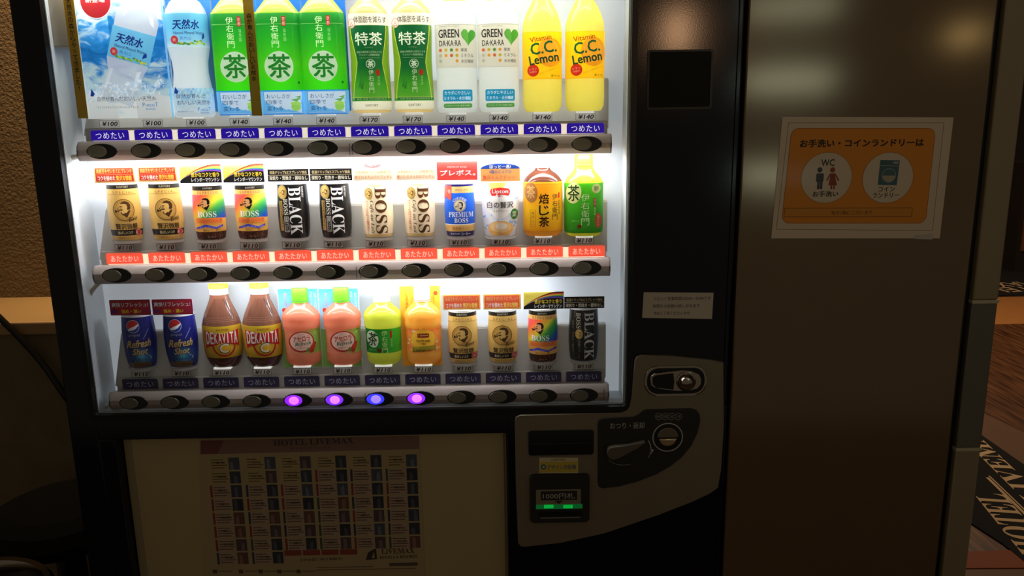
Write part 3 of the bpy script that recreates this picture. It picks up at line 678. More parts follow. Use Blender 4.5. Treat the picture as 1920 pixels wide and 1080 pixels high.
# --- rainbow can
HUE = [(0, (236, 80, 110)), (.16, (250, 90, 70)), (.30, (252, 170, 60)), (.42, (240, 226, 60)), (.54, (70, 180, 70)), (.66, (20, 140, 120)), (.76, (40, 90, 220)), (.86, (120, 70, 210)), (.94, (230, 80, 190)), (1, (240, 70, 110))]
def rain_col(u, v): return ramp(HUE, ((u+26)*.62-(v-92)*.62)/72)
def rainbow(bx, by, label, k=1.):
    K = k; d = Drink('coffee_can', label, 'can', 'rainbow coffee cans', bx, by, can_scale(CANP, K*1.06)); c = d.cv
    d.shell('can_body', 4, 99*K, [(19*K, (62, 26, 16)), (88*K, (250, 190, 90)), (96*K, (226, 170, 90)), (99*K, BAND)], M_can)
    d.shell('can_rim', 104*K, 108*K, (226, 224, 220), M_cap, lid=True); d.shell('can_shoulder', 98*K, 104*K, BAND, M_can); cup(d, 0)
    fs = d.shell('rainbow_print', 44*K, 88*K, lambda u, v: rain_col(u/K, v/K), M_can, off=.00035)
    c.sx *= K; c.sz *= K
    c.text('SUNTORY', -1, 100, 18, 3.4, (200, 196, 180), bold=.02); c.text('E S P R E S S O', -1, 92, 38, 4.6, (110, 60, 20))
    head(c, -9, 72, 20, (20, 14, 12), (236, 170, 110), 3)
    c.text(ser('BOSS'), -5, 52, 35, 11, (252, 250, 246), 6)
    c.rect(-26, 35, 27, 45, (250, 140, 70), 2); c.text('RAINBOW MOUNTAIN', -3, 40, 36, 6.5, (214, 96, 40), 3); c.text('オ', 19, 40, 6, 8, (180, 60, 40), 3)
    c.poly([(-27, 27), (-10, 33), (10, 28), (27, 33), (27, 29), (10, 24), (-10, 28), (-27, 24)], (60, 60, 200), 2)
    c.text('レインボーマウンテンブレンド', 0, 28, 40, 3.8, (230, 232, 255), 4)
    c.text('豊かなコク・香り', 0, 22, 30, 4, (110, 60, 30)); c.text('コーヒー', -1, 9, 16, 4, (226, 196, 160))
    for i in range(90):
        u, v = random.uniform(-25, 25), random.uniform(3, 17.5); c.ell(u, v, 1.3, .9, random.choice([(104, 52, 30), (140, 80, 50), (40, 16, 10), (84, 38, 22)]), 1, 6, random.uniform(0, 180))
    return d.prints(m=M_can)
def medal(c, cx, cy, rx, ry):
    c.ell(cx, cy, rx, ry, (206, 172, 96), 2); c.ring(cx, cy, rx*.9, ry*.9, .7, (120, 84, 34), 3); c.ring(cx, cy, rx*.66, ry*.66, .5, (140, 100, 44), 3); head(c, cx-.2, cy, rx*1.05, (90, 60, 26), None, 3)
def black(bx, by, label, k=1., variant=0):
    K = k; d = Drink('coffee_can', label, 'can', 'black coffee cans', bx, by, can_scale(CANP, K*1.06)); c = d.cv
    d.shell('can_body', 4, 104*K, (16, 15, 16), M_can); d.shell('can_rim', 104*K, 108*K, (206, 204, 204), M_cap, lid=True); cup(d, 0)
    c.sx *= K; c.sz *= K
    if not variant:
        c.text(ser('BLACK'), 3, 55, 88, 23, (244, 242, 238), rot=-90)
        medal(c, -19, 90, 8, 13)
        c.text(ser('BOSS'), -14.5, 63, 30, 8, (220, 214, 200), rot=-90); c.rect(-26, 18, -20.5, 74, (176, 140, 74), 2); c.vtext('深煎り荒挽き雑味なし', -23, 46, 3.8, 52, (50, 34, 16), 3)
        c.frame(-18.5, 16, -10.5, 45, .7, (220, 214, 200)); c.text('無糖ブラック', -14.5, 30.5, 26, 5.4, (220, 214, 200), rot=-90); c.text('SUNTORY', 18, 90, 20, 3.4, (210, 206, 200), rot=-90)
    else:
        c.text(ser('BLACK'), 11, 54, 92, 19, (206, 204, 206), rot=-90); c.text(ser('BOSS'), -10, 84, 30, 9, (170, 160, 140), rot=-90)
        c.line([(-1.5, 5), (-1.5, 103)], .6, (120, 116, 110)); c.line([(-17, 5), (-17, 103)], .6, (120, 116, 110)); medal(c, -9, 58, 7.5, 9.5)
        c.text('[無糖ブラック]', -9, 28, 36, 6, (130, 120, 100), rot=-90); c.text('深煎り・荒挽き・雑味なし', -21, 50, 70, 4, (120, 104, 74), rot=-90)
    return d.prints(m=M_can)
def latte(bx, by, label):
    d = Drink('coffee_can', label, 'can', 'cream milk coffee cans', bx, by, can_scale(CANP, 1.04)); c = d.cv
    d.shell('can_body', 4, 102, [(10, (226, 196, 132)), (99, (250, 232, 192)), (102, (232, 206, 150))], M_can); d.shell('can_rim', 102, 106, (238, 232, 216), M_cap, lid=True); cup(d, 0)
    c.text(ser('BOSS'), 6, 54, 86, 22, (84, 48, 20), rot=-90); medal(c, -16, 86, 7.8, 11)
    c.text(script('Café au Lait'), -11.5, 42, 62, 8, (96, 60, 28), rot=-90); c.text('生クリーム仕立ての濃厚な味わい', -20, 42, 62, 4.6, (214, 70, 60), rot=-90, bold=.01)
    return d.prints(m=M_can)
def premium(bx, by, label):
    d = Drink('coffee_can', label, 'can', None, bx, by, can_scale(CANP, 1.03)); c = d.cv
    d.shell('can_body', 4, 101, [(13, (26, 34, 96)), (25, (232, 186, 104)), (27, (250, 244, 230)), (85, (24, 96, 214)), (97, (222, 184, 116)), (101, (24, 34, 110))], M_can); d.shell('can_rim', 101, 105, (226, 226, 226), M_cap, lid=True); cup(d, 0)
    c.poly([(-30, 99), (-15, 99), (-15, 76), (-18, 71), (-24, 78), (-30, 72)], (226, 70, 60), 2); c.text('香', -19, 88, 6, 7, (252, 190, 180))
    c.text('SINCE 1992', 4, 91, 24, 3.6, (110, 84, 44)); c.ell(0, 62, 11.4, 11.4, (238, 222, 178), 2); c.ring(0, 62, 10.6, 10.6, .7, (24, 50, 120), 3); head(c, -.5, 62, 13, (24, 34, 70), None, 3)
    for i, ch in enumerate('COFFEE'):
        a = math.radians(140-i*20); c.text(ch, 14*math.cos(a), 62+14*math.sin(a), 4.4, 4, (245, 240, 225), 3, rot=math.degrees(a)-90, bold=.02)
    c.text(ser('PREMIUM'), 2, 45, 46, 9.5, (250, 248, 240)); c.text(ser('BOSS'), 2, 34, 26, 8.5, (250, 248, 240)); c.text('最高峰のコク', 2, 19, 34, 4.6, (190, 110, 50), bold=.01)
    c.text('SUNTORY', -9, 8.5, 18, 3.4, (240, 240, 240)); c.text('コーヒー', 10, 8.5, 17, 5.4, (250, 250, 250), bold=.03)
    return d.prints(m=M_can)
def white_milk(bx, by, label):
    p = [(0, 25), (4, 29), (20, 31.5), (40, 33.5), (70, 35), (95, 34), (112, 33.5)]
    d = Drink('milk_tea_can', label, 'can', None, bx, by, p); c = d.cv; rr = random.Random(4)
    d.shell('can_body', 3, 110, (238, 243, 250), M_can); d.shell('can_rim', 110, 113, (236, 236, 232), M_cap, lid=True); cup(d, 0, (206, 206, 200))
    for i in range(70):
        u, v = rr.uniform(-31, 31), rr.uniform(14, 104); c.ell(u, v, rr.uniform(2, 5), rr.uniform(1, 2.4), rr.choice([(176, 206, 244), (198, 220, 248), (150, 190, 240)]), 1, 8, rr.uniform(0, 180))
    c.poly([(-22, 104), (12, 104), (2, 84), (-16, 82)], (252, 232, 130), 2)
    c.poly([(-19, 88), (-16, 93), (0, 95), (16, 93), (19, 88), (16, 80), (0, 77), (-16, 80)], (226, 50, 38), 3); c.text('Lipton', 0, 87, 30, 9.5, (255, 250, 246), 4, bold=.03)
    c.ell(0, 62, 29, 20, (252, 250, 244), 3); c.ell(0, 57, 20, 20, (252, 250, 244), 3); c.text('白の贅沢', 0, 63, 49, 12, (20, 20, 20), 5, bold=.01); c.text('ミルクティー', 0, 51.5, 26, 4, (90, 80, 70), 5)
    c.ell(26, 45, 7, 10, (44, 120, 44), 4); c.text('葉', 26, 45, 8, 11, (230, 240, 220), 5); c.ell(0, 19, 24, 14, (242, 190, 110), 3); c.ell(0, 21, 20, 10, (250, 214, 150), 4); c.ell(2, 23, 11, 6, (254, 244, 226), 5); c.poly([(-24, 15), (24, 15), (16, 5), (-16, 5)], (238, 178, 96), 3)
    return d.prints(m=M_can)
# --- hot bottles
PETS = [(0, 28), (3, 33), (8, 36), (14, 36.6), (100, 36.4), (104, 35), (110, 31), (116, 25), (121, 17), (124, 14), (128, 13.8)]
def ribbed_cap(d, v0, v1, r, col, ring=None):
    p0, d.prof = d.prof, [(v0, r), (v1-1.5, r*.98), (v1, r*.93)]
    d.shell('cap', v0, v1, col, M_cap, lid=True)
    d.prof = [(v0-3, r*1.05), (v0, r*1.05)]; d.shell('cap_ring', v0-3, v0-.8, ring or col, M_cap); d.prof = p0
def houji(bx, by, label):
    d = Drink('tea_bottle', label, 'bottle', None, bx, by, PETS, 2.3); c = d.cv
    d.shell('bottle', 0, 128, [(12, (236, 168, 52)), (100, (240, 190, 70)), (128, (104, 58, 40))], M_liquid)
    d.shell('label', 11, 102, lambda u, v: mixc((255, 226, 40), (250, 176, 40), abs(v-45)/60), M_label, off=.0005); ribbed_cap(d, 130, 149, 13.5, (204, 202, 197))
    c.ell(-22, 83, 12, 19, (172, 124, 64), 2, rot=6); c.text('茶', -22, 84, 15, 24, (226, 186, 116), 3, bold=.02); c.line([(-35, 98), (35, 98)], .8, (232, 130, 40))
    c.vtext('焙じ茶', 2, 50, 19, 64, (28, 18, 12), 3, bold=.03); c.vtext('伊右衛門', 22, 56, 10, 50, (70, 50, 24), 3); c.rect(28, 72, 31, 82, (214, 60, 40), 2); c.vtext('京都福寿園', 29.7, 55, 3, 28, (90, 60, 30), 3)
    c.frame(-24, 19, -14, 51, .6, (190, 110, 40)); c.vtext('香ばしい', -19, 35, 5.5, 26, (150, 90, 40), 3)
    d.clip()
    return d.prints()
def hot_tea(bx, by, label):
    pr = [(v, r*.985) for v, r in PETS[:-3]]+[(122, 20), (127, 17), (130, 17)]
    d = Drink('tea_bottle', label, 'bottle', None, bx, by, pr, 2.5); c = d.cv
    d.shell('bottle', 0, 130, [(12, (214, 214, 60)), (130, (226, 222, 70))], M_liquid)
    d.shell('label', 7, 100, lambda u, v: mixc((56, 160, 44), (84, 196, 40), v/100), M_label, off=.0005); ribbed_cap(d, 133, 151, 17, (252, 140, 40))
    c.ell(-19, 82, 14.5, 19.5, (232, 222, 150), 2, rot=-8); c.text('茶', -19, 82, 22, 30, (34, 70, 34), 3, bold=.02); c.vtext('伊右衛門', 3, 51, 15, 60, (228, 240, 190), 3)
    c.ell(23, 90, 8, 9, (234, 222, 160), 2); c.text('新', 23, 90, 9, 9, (80, 110, 40), 3); c.rect(18, 57, 23, 72, (190, 40, 30), 2); c.vtext('京都', 20.5, 64.5, 4, 13, (240, 210, 190), 3); c.ell(27, 30, 6.4, 14, (226, 92, 50), 2); c.vtext('あたたか', 27, 30, 4, 20, (252, 220, 200), 3)
    c.vtext('福寿園', 20.5, 48, 3.4, 15, (214, 236, 170), 3); c.text('抹茶入り', -16, 30, 14, 4, (170, 214, 120)); c.ell(-8, 20, 4, 4, (150, 50, 30), 2)
    d.clip()
    return d.prints()

# --- cards clipped over the cans
def card(name, label, group, px0, py0, px1, py1, draw, y=.022, r=.0012, base=(240, 236, 226), cat='card', th=.0007):
    cx, cy = (px0+px1)/2, (py0+py1)/2; X, Z = P(cx, cy, y); s1, s2 = scl(cx, cy, y); w, h = (px1-px0)/2*s1, (py1-py0)/2*s2
    rt = empty(name, (X, y, Z), label, cat, group)
    plate('card_sheet', rrect(-w, -h, w, h, r, 3), 0, th, mat('card_%d_%d_%d' % base, base, .5, trans=.15), rt)
    cv = Canvas(s1, s2); draw(cv, (px1-px0)/2, (py1-py0)/2); cv.build('card_print', M_card, rt, y=-.0001); return rt
def red_card(c, w, h):
    c.rect(-w+.6, -h+.6, w-.6, h-.6, (250, 214, 130), 1); c.rect(-w+3, -h+3, w-3, h-3, (222, 62, 44), 2); c.text('高級豆をぜいたくにブレンド', 0, h*.42, w*1.72, h*.56, (250, 200, 110), 4, bold=.01)
    c.text('コクを極めた', -w*.40, -h*.42, w*.86, h*.60, (255, 250, 240), 4, bold=.03); c.text('贅沢な微糖', w*.45, -h*.42, w*.76, h*.64, (255, 226, 90), 4, bold=.03); c.line([(-w+3, 0), (w-3, 0)], .5, (250, 190, 110), 3)
def orange_card(c, w, h): 
    c.rect(-w+.6, -h+.6, w-.6, h-.6, (255, 206, 110), 1); c.rect(-w+3, -h+3, w-3, h-3, (250, 116, 74), 2); c.text('高級豆をぜいたくにブレンド', 0, h*.42, w*1.72, h*.56, (255, 214, 150), 4, bold=.01)
    c.text('コクを極めた', -w*.40, -h*.42, w*.86, h*.60, (255, 250, 240), 4, bold=.03); c.text('贅沢な微糖', w*.45, -h*.42, w*.76, h*.64, (255, 236, 120), 4, bold=.03)
def rain_card(c, w, h):
    c.rect(-w, -h, w, h, (248, 232, 110), 1); cols = [(60, 26, 16), (196, 60, 40), (250, 130, 60), (250, 220, 80), (90, 180, 80), (50, 90, 190), (150, 70, 180), (22, 16, 18)]
    for i, cc in enumerate(cols):
        pts = [(-w, -h)]
        for j in range(0, 17):
            t = j/16; y = -h*.75+2*h*min(1.2, .9*math.sin(min(1, t*1.05)*PI/2)**.85)-h*i*.13*t; pts.append((-w+2*w*t, max(-h, min(h, y))))
        c.poly(pts+[(w, -h)], cc, 2+i)
    c.text('NEW', -w*.78, h*.5, w*.26, h*.3, (236, 206, 60), 2); c.text('豊かなコクと香り', w*.22, h*-.12, w*1.35, h*.5, (250, 230, 80), 12, bold=.03); c.text('レインボーマウンテン', w*.22, -h*.66, w*1.35, h*.42, (252, 252, 250), 12, bold=.03)
def black_card(c, w, h):
    c.rect(-w, -h, w, h, (24, 20, 16), 1); c.text('低温ドリップ&エスプレッソ抽出', 0, h*.46, w*1.8, h*.5, (226, 206, 160), 3, bold=.02); c.line([(-w, .3), (w, .3)], .8, (214, 196, 150), 2); c.text('深煎り・荒挽き・雑味なし', 0, -h*.46, w*1.86, h*.66, (250, 244, 224), 3, bold=.035)
def cream_card(c, w, h):
    c.rect(-w, -h, w, h, (246, 236, 216), 1); c.text('北海道産生クリーム&厳選牛乳', 0, h*.42, w*1.75, h*.44, (190, 150, 90), 3); c.text('癒される大人のカフェオレ', 0, -h*.4, w*1.85, h*.56, (226, 150, 60), 3, bold=.01)
def pre_card(c, w, h):
    c.rect(-w, -h, w, h, (236, 84, 74), 1); c.text('PREMIUM BOSS', 0, h*.42, w*.95, h*.22, (250, 190, 180), 3, bold=.02); c.text('プレボス。', w*.03, -h*.2, w*1.75, h*.62, (255, 252, 250), 3, bold=.05)
def pepsi_card(c, w, h):
    c.rect(-w, -h, w, h, (70, 44, 110), 1, 2.5); c.rect(-w+1.2, -h+1.2, w-1.2, h-1.2, (204, 44, 60), 2, 2); c.text('爽快リフレッシュ!', 0, h*.36, w*1.82, h*.62, (40, 40, 120), 3, bold=.07); c.text('爽快リフレッシュ!', 0, h*.36, w*1.8, h*.6, (252, 250, 250), 4, bold=.03)
    c.text('刺激と', -w*.76, -h*.5, w*.36, h*.5, (60, 60, 160), 4, bold=.02); c.text('強め・濃い', w*.04, -h*.5, w*.98, h*.5, (250, 226, 60), 4, bold=.05); c.text('コーラ', w*.76, -h*.5, w*.36, h*.4, (60, 60, 160), 4, bold=.02)

# ---- middle row
def cards_row(items):
    for a in items: card(*a)
g1 = gold(234, 455, 'gold can of sweet coffee with round emblem, leftmost in the middle row', 1.10, 'gold coffee cans on the middle shelf')
g2 = dup(g1, 312, 453.5, 234, 455, 'gold coffee can standing second from left in the middle row')
r1 = rainbow(392, 453.5, 'rainbow striped coffee can beside the gold cans in the middle row', 1.0)
r2 = dup(r1, 471, 452, 392, 453.5, 'rainbow striped coffee can beside the first black can in the middle row')
b1 = black(550, 450.5, 'black coffee can with white vertical lettering beside the rainbow can in the middle row')
b2 = dup(b1, 629, 449.5, 550, 450.5, 'black coffee can with white vertical lettering beside the cream can in the middle row')
l1 = latte(708, 449, 'cream coloured milk coffee can with brown vertical lettering beside the black can')
l2 = dup(l1, 787, 447.5, 708, 449, 'cream coloured milk coffee can with brown vertical lettering beside the blue can')
premium(862, 447, 'blue and gold coffee can under the red card in the middle row')
white_milk(938, 447, 'white milk tea can with pale blue pattern and red logo')
houji(1018, 444, 'yellow roasted tea bottle with brown neck and white cap')
hot_tea(1094.5, 444, 'small green tea bottle with orange cap at the right end')
GC = 'promotional cards above the middle row of cans'
card('promo_card', 'red and gold card above the leftmost gold can in the middle row', GC, 176, 312, 253, 343, red_card)
card('promo_card', 'red and gold card above the second gold can in the middle row', GC, 258, 311, 332, 341, red_card)
card('promo_card', 'black rainbow arc card above the left rainbow can in the middle row', GC, 337, 308, 415, 343, rain_card)
card('promo_card', 'black rainbow arc card above the right rainbow can in the middle row', GC, 418, 307, 495, 342, rain_card)
card('promo_card', 'black and cream card above the left black can in the middle row', GC, 502, 317, 579, 340, black_card)
card('promo_card', 'black and cream card above the right black can in the middle row', GC, 581, 316, 660, 339, black_card)
card('promo_card', 'pale cream card above the left cream can', GC, 662, 315, 738, 339, cream_card, base=(246, 236, 216))
card('promo_card', 'pale cream card above the right cream can', GC, 741, 314, 817, 338, cream_card, base=(246, 236, 216))
card('promo_card', 'plain red card with white lettering above the blue can', GC, 819, 303, 895, 338, pre_card, base=(236, 84, 74))
def new_tag(c, w, h): c.ell(0, 0, w-.5, h-.5, (240, 130, 130), 1); c.text('NEW', 0, 0, w*1.0, h*1.2, (255, 226, 220), 2, bold=.01)
X, Z = P(698, 309, .022); s1, s2 = scl(698, 309, .022); nt_ = empty('new_tag', (X, .022, Z), 'small pink oval tag standing on top of the pale cream card', 'tag')
plate('tag_sheet', ellp(0, 0, 16.5*s1, 6*s2), 0, .0007, mat('tag_pink', (240, 130, 130), .5), nt_); cv = Canvas(s1, s2); new_tag(cv, 16.5, 6); cv.build('tag_print', M_card, nt_, y=-.0001)
# domed card over the white milk tea can
X, Z = P(938, 323, .0195); s1, s2 = scl(938, 323, .0195); dc = empty('promo_card', (X, .0195, Z), 'orange and blue domed card above the white milk tea can', 'card', GC)
dome = [(-37*s1, -17*s2), (37*s1, -17*s2), (37*s1, 7*s2)]+[(37*s1*math.cos(a), (7+10*math.sin(a))*s2) for a in [PI*i/16 for i in range(1, 16)]]+[(-37*s1, 7*s2)]
plate('card_sheet', dome, 0, .0007, mat('card_orange', (250, 196, 110), .5, trans=.15), dc); cv = Canvas(s1, s2)
cv.poly([(37, 6.5)]+[(36.5*math.cos(PI*i/16), 7+9.6*math.sin(PI*i/16)) for i in range(17)]+[(-37, 6.5)], (36, 84, 190), 2); cv.rect(-36.5, -16.5, 36.5, 6.5, (252, 204, 120), 1)
cv.text('ほっと一息!', 0, 10.5, 40, 7, (255, 255, 255), 3, bold=.05); cv.text('4種のミルクの', 0, 1, 42, 6.5, (110, 130, 200), 3, bold=.01); cv.text('贅沢ミルクティー', -3, -9.5, 60, 8, (240, 120, 90), 3, bold=.02); cv.build('card_print', M_card, dc, y=-.0001)

# ---- bottom row
def cola(bx, by, label):
    pr = [(0, 21), (4, 24), (12, 27), (30, 30), (55, 31.5), (75, 31), (98, 29), (104, 28.5)]
    d = Drink('cola_can', label, 'can', 'dark blue cola cans', bx, by, pr); c = d.cv
    c.du = -6
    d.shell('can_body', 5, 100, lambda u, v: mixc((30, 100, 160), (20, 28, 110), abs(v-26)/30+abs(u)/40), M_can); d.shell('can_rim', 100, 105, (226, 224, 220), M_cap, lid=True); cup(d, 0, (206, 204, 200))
    c.ell(-5, 84, 12, 12, (30, 60, 150), 2); c.ring(-5, 84, 12, 12, .8, (190, 200, 220), 5)
    top = [(-5+11*math.cos(a), 84+11*math.sin(a)) for a in [math.radians(20+i*10) for i in range(18)]]; c.poly(top+[(-10, 80), (-2, 84)], (206, 36, 44), 3)
    c.poly([(-14.5, 78.5), (-9, 82), (-2, 84.5), (5.5, 88.5), (5.8, 86), (0, 80), (-6, 77), (-13, 76.5)], (240, 240, 246), 4); c.text('pepsi', -4, 67.5, 20, 6, (150, 160, 190), 3, bold=.01)
    for i in range(26):
        a = 2*PI*i/26; r = random.uniform(17, 25); c.poly([(4-.8*math.sin(a), 30+.8*math.cos(a)), (4+r*math.cos(a), 30+r*.95*math.sin(a)), (4+.8*math.sin(a), 30-.8*math.cos(a))], (90, 170, 206), 1)
    c.line([(12, 60), (24, 78)], .8, (160, 180, 220)); c.line([(16, 30), (30, 22)], .8, (200, 214, 236))
    for dx, col, lv in ((.9, (46, 34, 30), 3), (0, (206, 176, 120), 5)):
        c.text('Refresh', 4+dx, 52-dx, 45, 14, col, lv, bold=.045, shear=.35, rot=3); c.text('Shot', 4+dx, 37-dx, 29, 12, col, lv, bold=.045, shear=.35, rot=3)
    c.poly([(-24, 15), (0, 18), (26, 15), (22, 6), (-20, 6)], (110, 84, 56), 2); c.text('コーラ炭酸飲料', 3, 11, 30, 3.6, (60, 40, 30), 3); c.text('SPARKLING', 4, 18.5, 30, 3, (90, 160, 190), 3)
    return d.prints(m=M_can)
def deka(bx, by, label):
    pr = [(0, 24), (5, 28), (16, 33), (30, 35.5), (55, 36.5), (80, 36.3), (88, 34.5), (100, 30), (112, 24.5), (122, 20), (130, 17.5), (134, 17)]
    d = Drink('vitamin_bottle', label, 'bottle', 'brown vitamin drink bottles', bx, by, pr, 2.0); c = d.cv
    d.shell('bottle', 0, 134, [(24, (78, 36, 24)), (134, (120, 76, 58))], mat('brown_glass', rough=.15, attr=True, trans=.25, coat=.5))
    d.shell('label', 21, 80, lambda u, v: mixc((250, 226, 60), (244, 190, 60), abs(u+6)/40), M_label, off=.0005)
    p0, d.prof = d.prof, [(134, 17.5), (150, 17)]; d.shell('cap_skirt', 134, 145, (224, 220, 208), M_cap); d.shell('cap', 145, 153, (250, 222, 50), M_cap, dr=.8, lid=True); d.prof = p0
    for i in range(-9, 10):
        x0_, x1_ = i*3.3, i*1.7; c.poly([(x0_-.35, 92), (x0_+.35, 92), (x1_+.2, 128), (x1_-.2, 128)], (88, 50, 38), 1)
    for i in range(26):
        for j in range(3): c.ell(-31+i*2.4+j*1.1, 88+j*3.4, .7, .9, (150, 104, 84), 1, 6)
    A, B = 48, 68
    c.ring(0, 45, 22, 22, 3.2, (206, 40, 40), 2); c.poly([(-34, 72), (0, 66), (30, 72), (34, 72), (31, 40), (28, 42), (0, 50), (-28, 42), (-33, 38)], (206, 36, 36), 3)
    for i, ch in enumerate('DEKAVITA'):
        u = -28.5+i*7.4; hh = 17+abs(u)*.24; c.text(ch, u, 58.5, 6.4 if ch != 'I' else 2, hh, (246, 238, 226), 5, bold=.03)
    c.ell(0, 39, 12, 11, (244, 196, 60), 4); c.text('C', 0, 39.5, 20, 20, (50, 30, 20), 5, bold=.05, shear=.12); c.text('C', 0, 39.5, 17.5, 17.5, (240, 232, 214), 6, bold=.04, shear=.12)
    c.text('SUNTORY', 0, 73.5, 24, 3.6, (200, 60, 40), 4, bold=.02); c.text('ビタミンC', 0, 26.5, 22, 4, (230, 80, 50), 4, bold=.02)
    d.clip()
    return d.prints()
PETB = [(0, 24), (4, 29), (9, 32), (22, 33), (26, 32), (66, 32.2), (70, 33.5), (78, 35), (81, 34), (86, 35.4), (92, 35.2), (98, 32.5), (104, 27.5), (109, 21), (113, 16), (116, 14.5)]
def pet_small(name, label, group, bx, by, liq, cap, lab, kk=1.0):
    d = Drink(name, label, 'bottle', group, bx, by, [(v, r*kk) for v, r in PETB], 2.2)
    d.shell('bottle', 0, 116, liq, M_liquid); d.shell('label', 25, 70, lab, M_label, off=.0006); ribbed_cap(d, 119, 142, 15.4, cap); return d
def acerola(bx, by, label):
    d = pet_small('juice_bottle', label, 'pink juice bottles', bx, by, (246, 154, 122), (112, 214, 40), lambda u, v: mixc((240, 170, 130), (160, 214, 96), (u+6)/26)); c = d.cv
    c.ell(-3, 47.5, 24, 19.5, (190, 44, 38), 2, rot=6); c.ell(-3, 48, 21.5, 17, (250, 222, 200), 3, rot=6); c.text('アセロラ', -3, 53, 33, 10, (214, 44, 44), 4, bold=.03, rot=5)
    c.text(script('Refresh'), -1, 43.5, 31, 8.5, (30, 96, 60), 4, rot=5); c.text('ニチレイ', -3, 61, 14, 3.5, (200, 60, 50), 4, rot=5); c.text('ヒアルロン酸・コラーゲン', -4, 36, 24, 3, (206, 70, 60), 4, rot=5)
    c.ell(18, 37, 5, 5, (214, 70, 44), 5); c.ell(21, 43, 3.6, 3.6, (206, 60, 40), 5); c.ell(15, 31, 5, 4.6, (196, 52, 36), 5); c.poly([(4, 30), (8, 37), (13, 32), (8, 28)], (90, 150, 50), 5)
    for i in range(40): u, v = random.uniform(10, 30), random.uniform(27, 68); c.ell(u, v, 1.8, 1.4, random.choice([(120, 190, 70), (190, 230, 130), (150, 206, 90)]), 1, 6, random.uniform(0, 90))
    d.clip()
    return d.prints()
def small_tea(bx, by, label):
    d = pet_small('tea_bottle', label, None, bx, by, (214, 220, 76), (204, 204, 200), lambda u, v: mixc((30, 140, 50), (90, 200, 60), (u+20)/50)); c = d.cv
    c.ell(-21, 51, 10.5, 16, (226, 232, 206), 2, rot=8); c.text('茶', -21, 51, 16, 25, (34, 60, 34), 3, bold=.02, rot=-10); c.vtext('伊右衛門', 1, 46, 10.5, 42, (216, 236, 170), 3)
    c.rect(11.5, 53, 15.5, 66, (190, 50, 34), 2); c.vtext('福寿園', 14, 44, 3.6, 16, (190, 226, 150), 3); c.text('抹茶入り', -22, 31, 12, 3.6, (150, 206, 110)); c.ell(-10, 30, 4, 4, (130, 60, 30), 2)
    d.clip()
    return d.prints()
def lemon_tea(bx, by, label):
    d = pet_small('lemon_tea_bottle', label, None, bx, by, (240, 196, 92), (204, 202, 198), lambda u, v: mixc((252, 206, 80), (250, 180, 90), (abs(u)+abs(v-48))/40)); c = d.cv
    for i in range(80):
        u, v = random.uniform(-31, 31), random.uniform(27, 69); c.ell(u, v, 2.4, 1.8, random.choice([(252, 150, 70), (252, 226, 120), (246, 170, 90), (255, 240, 180)]), 1, 7, random.uniform(0, 90))
    c.ell(-1, 50, 22, 19, (250, 222, 70), 2); c.rect(-12, 53, 10, 61, (196, 70, 30), 3, 1.5); c.rect(-10.5, 54.5, 8.5, 59.5, (120, 50, 20), 4); c.text('Lipton', -1, 57, 17, 4, (250, 230, 170), 5, bold=.03)
    c.text('YELLOW LABEL', -1, 47, 27, 4, (80, 60, 20), 4, bold=.02); c.text('TEA', -1, 41.5, 8, 3.4, (80, 60, 20), 4, bold=.02); c.poly([(-22, 36), (22, 38), (22, 30), (-22, 25)], (176, 170, 50), 3); c.text('Lemon', -8, 29.5, 24, 6.5, (110, 90, 20), 5, bold=.03); c.text('旬のレモン', 16, 29, 20, 4.5, (110, 70, 20), 5, bold=.02)
    d.clip()
    return d.prints()
p1 = cola(262, 696, 'dark blue cola can at the left end of the bottom row')
dup(p1, 340, 694.5, 262, 696, 'dark blue cola can beside the brown vitamin bottle in the bottom row')
d1 = deka(418, 692, 'brown vitamin bottle with yellow cap standing beside the cola can')
dup(d1, 493.5, 691, 418, 692, 'brown vitamin bottle with yellow cap standing beside the pink juice bottle')
def back_card(name, label, px0, py0, px1, py1, draw, base):
    return card(name, label, None, px0, py0, px1, py1, draw, y=.0505, base=base)
def sky_card(c, w, h):
    c.rect(-w+.5, -h+.5, w-.5, h-.5, (250, 250, 244), 1)
    c.fill([c.pt(p) for p in ((-w+1, -h*.1), (w-1, -h*.1), (w-1, h-1), (-w+1, h-1))], lambda u, v: mixc((214, 240, 240), (70, 176, 236), (v+h*.1)/(h*.8)), 2)
    c.poly([(-w+1, -h+1), (w-1, -h+1), (w-1, -h*.0), (0, -h*.15), (-w+1, 0)], (160, 210, 110), 3); c.ell(-w*.72, h*.46, 4, 4, (226, 70, 44), 3); c.vtext('おいしさ', -w*.62, h*.72, 5, 26, (240, 130, 140), 3, bold=.02); c.vtext('ヒアルロン酸', w*.84, h*.62, 4, 40, (232, 250, 255), 3); c.vtext('コラーゲン', w*.62, h*.68, 4, 34, (232, 250, 255), 3)
def yel_card(c, w, h):
    c.rect(-w+.5, -h+.5, w-.5, h-.5, (254, 196, 60), 1); c.ell(0, 0, w*.7, h*.7, (255, 222, 120), 2); c.vtext('紅茶専門', -w*.66, h*.62, 5, 34, (226, 130, 30), 3); c.vtext('レモンを楽しむ', w*.68, h*.5, 4, 48, (226, 130, 30), 3); c.ell(w*.78, h*.82, 4, 4, (236, 90, 40), 3)
back_card('display_card', 'sky blue card with a cherry behind the left pink juice bottle', 525, 541, 601, 690, sky_card, (210, 232, 240))
back_card('display_card', 'sky blue card with a cherry behind the right pink juice bottle', 600.5, 541, 676, 689, sky_card, (210, 232, 240))
back_card('display_card', 'yellow card standing behind the lemon tea bottle', 752, 537, 827, 686, yel_card, (254, 196, 60))
a1 = acerola(567, 688.5, 'pink juice bottle with green cap beside the vitamin bottle'); dup(a1, 644, 687.5, 567, 688.5, 'pink juice bottle with green cap beside the small green tea bottle')
